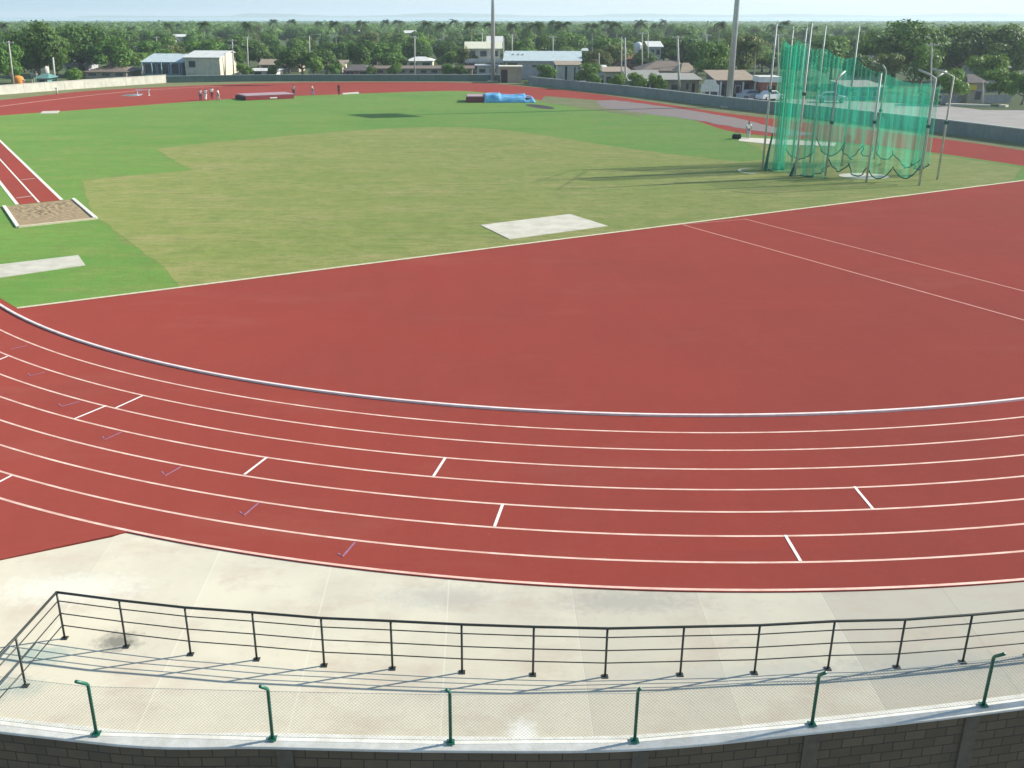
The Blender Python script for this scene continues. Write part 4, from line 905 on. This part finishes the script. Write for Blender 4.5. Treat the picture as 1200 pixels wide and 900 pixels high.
def plant(key, X, Y, h, wscale=1, label=None, z=-.06, rot=None):
    global tr_n
    tup, me, tme, ph_ = PROTO[key]; kind, cme, mb, tm = tup; tr_n += 1
    s_ = h / ph_
    root = empty(kind, (X, Y, z), 'proto', 'bush' if kind == 'bush' else 'palm tree' if key[0] == 'p' else 'tree', rz=1)
    root.rotation_euler = (0, 0, rnd.uniform(0, 6.28) if rot is None else rot); root.scale = (s_ * wscale, s_ * wscale, s_)
    if label: root['label'] = label
    else: root['label'], root['group'] = KN[key[0]]
    if tme is None:
        t_ = mb.build('stem' if kind == 'bush' else 'trunk', tm, root); PROTO[key][2] = t_.data
    else:
        t_ = bpy.data.objects.new('stem' if kind == 'bush' else 'trunk', tme); C.objects.link(t_); t_.parent = root
    c = bpy.data.objects.new('foliage' if kind == 'bush' else 'crown', cme); C.objects.link(c); c.parent = root
    return root
def tree_px(key, px, ytop, Y, width_px, label):
    t_ = on(px, ytop, Y); h = t_.z; base_w = {'g': 8.5, 'd': 8, 'b': 7, 'o': 8, 's': 3.6, 'p': 6}.get(key[0]) if not key.startswith('big') else 14
    if key.startswith('b') and not key.startswith('big'): base_w = 7
    W_ = on(px + width_px / 2, ytop, Y).x - on(px - width_px / 2, ytop, Y).x; s_ = h / PROTO[key][3]
    return plant(key, t_.x, Y, h, W_ / base_w / s_ * .98, label)
for a in (('big0', 38, 30, 186, 72, 'large leafy tree at the far left behind the leaning pole'), ('g0', 8, 52, 176, 44, 'green tree at the left frame edge behind the white wall'), ('big1', 88, 31, 212, 80, 'huge dark tree in the far left tree group'),
          ('g1', 128, 44, 208, 46, 'yellow green tree left of the blue porch house'), ('s0', 84, 78.5, 182, 26, 'bright round bush between thick pole and brown roof'), ('d0', 62, 60, 205, 40, 'dark tree between leaning poles at far left'),
          ('g2', 240, 46, 232, 50, 'green tree behind the white side wing'), ('d1', 300, 44, 235, 46, 'tree behind the bright white roof'), ('d2', 352, 50, 205, 46, 'bushy dark tree close behind the green wall'), ('s1', 366, 66, 203, 30, 'green bush at the right foot of the bushy tree'),
          ('d0', 420, 46, 218, 44, 'very dark tree above the dark hipped roof'), ('g3', 452, 46, 224, 42, 'tree between the dark hipped roof and yellow house'), ('b0', 482, 38, 250, 36, 'light green tree above the small yellow house'), ('d1', 515, 44, 262, 50, 'dark tree left of the cream roofed house'),
          ('b1', 527, 60, 236, 28, 'bright low tree beside the cream roofed house'), ('b0', 612, 44, 246, 30, 'bright yellow green tree above the metal shed'), ('g1', 668, 38, 262, 50, 'green tree right of the metal shed'), ('o0', 700, 55, 202, 36, 'brownish thin tree right of the metal shed'),
          ('g2', 712, 42, 240, 40, 'green tree above the pale stepped house'), ('d2', 790, 40, 236, 70, 'broad dark tree right of the bright upper roof'), ('d0', 818, 46, 205, 40, 'dark tree left above the notice board'), ('g3', 838, 44, 178, 46, 'leafy tree above the notice board'),
          ('o1', 872, 38, 184, 52, 'olive tree behind the carport house'), ('p0', 887, 52, 170, 34, 'palm behind the right end of the carport house'), ('d1', 935, 46, 190, 60, 'dark tree behind the left part of the cage'), ('g0', 980, 42, 200, 60, 'green tree behind the middle of the cage'),
          ('big0', 1055, 29, 180, 110, 'large spreading dark tree right of the tall cage poles'), ('o1', 1042, 60, 165, 40, 'yellowish small tree behind the cage netting'), ('big1', 1130, 30, 192, 96, 'large dark tree above the grey garden walls'), ('big0', 1190, 34, 186, 80, 'large dark tree at the right frame edge'),
          ('g1', 1085, 52, 165, 46, 'tree behind the right end of the cage'), ('b1', 1120, 80, 143, 44, 'bright small tree above the left garden wall'), ('b0', 1176, 78, 148, 44, 'light green small tree above the right garden wall'), ('g2', 1160, 62, 158, 50, 'green tree behind the yellow shop'),
          ('b1', 1204, 84, 142, 34, 'light green tree cut by the right frame edge'), ('d2', 1010, 60, 172, 44, 'dark tree over the teal building')):
    tree_px(*a)
for i, (px, w_) in enumerate(((318, 20), (392, 18), (434, 22), (462, 16), (524, 20), (541, 14), (640, 13), (697, 18), (722, 14), (747, 16), (771, 14), (690, 10), (286, 8))):
    Yw = 199 + rnd.uniform(0, 4) if px < 600 else {640: 186, 690: 174, 697: 172, 722: 168, 747: 163, 771: 160, 806: 156, 830: 150}[px]
    t_ = on(px, 74 + rnd.uniform(-3, 6) + (8 if px > 690 else 0), Yw); o = plant(rnd.choice(['g0', 'g2', 'd1', 'b0', 'o0']), t_.x, Yw, t_.z, rnd.uniform(.8, 1.1)); o['label'] = 'small tree crowding close behind the stadium wall'; o['group'] = 'small trees close behind the wall'
# belt of town trees, nearest first
occ = []
def skyline(px):
    k = [(-60, 30), (0, 31), (40, 30), (120, 31), (200, 28), (260, 27), (330, 26), (600, 27.5), (640, 26), (700, 28.5), (800, 26), (850, 28), (950, 29), (1050, 30), (1200, 31), (1300, 32)]
    for (a, b), (c, d) in zip(k, k[1:]):
        if a <= px <= c: return b + (d - b) * (px - a) / (c - a)
    return 31
keys = ['g0', 'g1', 'g2', 'g3', 'd0', 'd1', 'd2', 'b0', 'o0', 'o1', 'g1', 'd1', 'g3', 'd2']
rows = [(222, 26, 52), (246, 30, 46), (275, 32, 41), (310, 34, 37), (350, 38, 34), (400, 42, 31), (455, 44, 29.5)]
cnt = 0
for Y, num, ytop in rows:
    for i in range(num):
        px = -40 + 1290 * (i + rnd.uniform(.1, .9)) / num
        if px > 900 and Y < 240: continue
        yt = max(ytop + rnd.uniform(-4, 7), skyline(px) + rnd.uniform(0, 4)); y_ = Y + rnd.uniform(-9, 9)
        t_ = on(px, yt, y_); 
        if t_.z < 3.2: continue
        h = min(t_.z, 10.4)
        plant(rnd.choice(keys), t_.x, y_, h, rnd.uniform(.9, 1.35)); cnt += 1
for px in (14, 95, 158, 205, 215, 318, 336, 377, 389, 411, 446, 475, 496, 538, 560, 623, 631, 652, 664, 690, 727, 745, 752, 763, 770, 781, 903, 912, 926, 958, 1008, 1074, 1164, 235, 283, 428, 517, 583, 608, 714, 836):
    Y = rnd.uniform(260, 440); px += rnd.uniform(-9, 9); t_ = on(px, skyline(px) + rnd.uniform(-3.5, 5), Y); plant(rnd.choice(['p0', 'p1', 'p2']), t_.x, Y, min(9.6, t_.z + .2), rnd.uniform(.6, .95)); cnt += 1
for i in range(64):
    px = -30 + 1270 * (i + rnd.uniform(.1, .9)) / 64; Y = rnd.uniform(215, 330) if px < 800 else rnd.uniform(205, 300); t_ = on(px, 60, Y)
    plant(rnd.choice(['s0', 's1']), t_.x, Y, rnd.uniform(2.6, 4.6), rnd.uniform(1.2, 2.0)); cnt += 1
print('town trees', cnt, tr_n)
# far woods as one mass of leaf clumps
r_ = random.Random(99); V = []; F_ = []
Y = 480
while Y < 1850:
    stepx = 7.5 * (Y / 480) ** .55; half = Y * .62 + 60; X = -half
    while X < half:
        x = X + r_.uniform(-3, 3); y = Y + r_.uniform(-8, 8); px = PPX + FPX * x / (y * math.cos(PITCH)) 
        cap = CH - ((24.6 if px < 300 else 27.2) + (skyline(px) - 26) * .2 - HY) * y / (FPX * 1.03) + r_.uniform(-2.4, 1.0) + (r_.uniform(.8, 2.6) if r_.random() < .08 else 0)
        h = min(9 + r_.uniform(-2, 2), cap); w = r_.uniform(3.5, 5.5) * (1 + (Y - 480) / 1800)
        h = max(h, 2.2)
        if True:
            palm = r_.random() < .12
            for k in range(34 if Y < 800 else 18):
                d = Vector((r_.gauss(0, 1), r_.gauss(0, 1), abs(r_.gauss(0, .9)))).normalized(); p = Vector((x + d.x * w * .85, y + d.y * w * .85, max(.2, h * .45 + d.z * h * .5 * r_.uniform(.75, 1.05))))
                n_ = (d + Vector((r_.uniform(-1, 1), r_.uniform(-1, 1), r_.uniform(-.3, .8))) * .8).normalized(); u = n_.orthogonal().normalized(); u.rotate(Matrix.Rotation(r_.uniform(0, 6.28), 3, n_)); v_ = n_.cross(u); s_ = r_.uniform(.5, 1.1) * (1 + (Y - 480) / 1200)
                o = len(V); V += [p - u * s_, p - v_ * s_ * .6, p + u * s_, p + v_ * s_ * .6]; F_.append((o, o + 1, o + 2, o + 3))
        X += stepx * r_.uniform(.8, 1.2)
    Y += 16 * (Y / 480) ** 1.1
me = bpy.data.meshes.new('far_woods'); me.from_pydata([tuple(v) for v in V], [], F_); me.materials.append(MATS['leaf_green']); me.update()
o = bpy.data.objects.new('far_woods', me); C.objects.link(o); tag(o, 'hazy mass of far trees running back to the sea', 'woods', kind='stuff')
print('far woods faces', len(F_))
# scattered far houses
for i, (px, yt, Y, lab) in enumerate(((415, 36, 430, 'distant pale roof in the trees over the very dark tree'), (480, 36, 380, 'small distant roof catching sun above the yellow house'), (105, 40, 420, 'distant white roof among the far left trees'), (340, 58, 300, 'white wall showing between trees above the tan roofs'),
                                      (655, 45, 330, 'distant pale roof beside the pole behind the shed'), (820, 60, 260, 'small white house patch in trees above the notice board'))):
    H_('distant_house', lab, px - 7, px + 7, Y, yt, yt + 3, 7, 'w_cream', 'r_white', 'gable', pan(2))

# ------------------------------------------------------------------ sea, far coast, haze
struct(MB().poly(zz([Vector((-9000, 1890, 0)), Vector((9000, 1890, 0)), Vector((9000, 9000, 0)), Vector((-9000, 9000, 0))], -.5)).build('sea', 'water'), 'pale calm sea beyond the town trees', 'sea')
r_ = random.Random(5); vs = []; N = 160
for i in range(N + 1):
    x = -2600 + 9000 * i / N; h = 9 + 9 * abs(math.sin(i * .11)) + 6 * math.sin(i * .31 + 1) + r_.uniform(0, 5)
    h = max(4, h) * (1 if x > -1600 else .5); vs.append((x, h))
V = []; F_ = []
for i, (x, h) in enumerate(vs): V += [(x, 6500, -1), (x, 6700, h), (x, 7300, -1)]
for i in range(N): a = i * 3; b = a + 3; F_ += [(a, b, b + 1, a + 1), (a + 1, b + 1, b + 2, a + 2)]
mb = MB().add(V, F_); struct(mb.build('hills', 'leaf_green'), 'faint low coast across the sea', 'hills')
hz = bpy.data.materials.new('haze'); hz.use_nodes = True; nt = hz.node_tree; nt.nodes.remove(nt.nodes['Principled BSDF']); pv = nt.nodes.new('ShaderNodeVolumePrincipled')
pv.inputs['Color'].default_value = (.80, .92, 1, 1); pv.inputs['Density'].default_value = HAZE; pv.inputs['Anisotropy'].default_value = .2; nt.links.new(pv.outputs[0], nt.nodes['Material Output'].inputs['Volume']); MATS['haze'] = hz
tag(MB().box((-9500, -1000, -4.3), (9500, 9400, 34)).build('haze', 'haze'), 'thin pale haze fading the far trees and coast', 'haze', kind='stuff')
for o in list(C.objects):
    if '_o' in o.keys(): del o['_o']
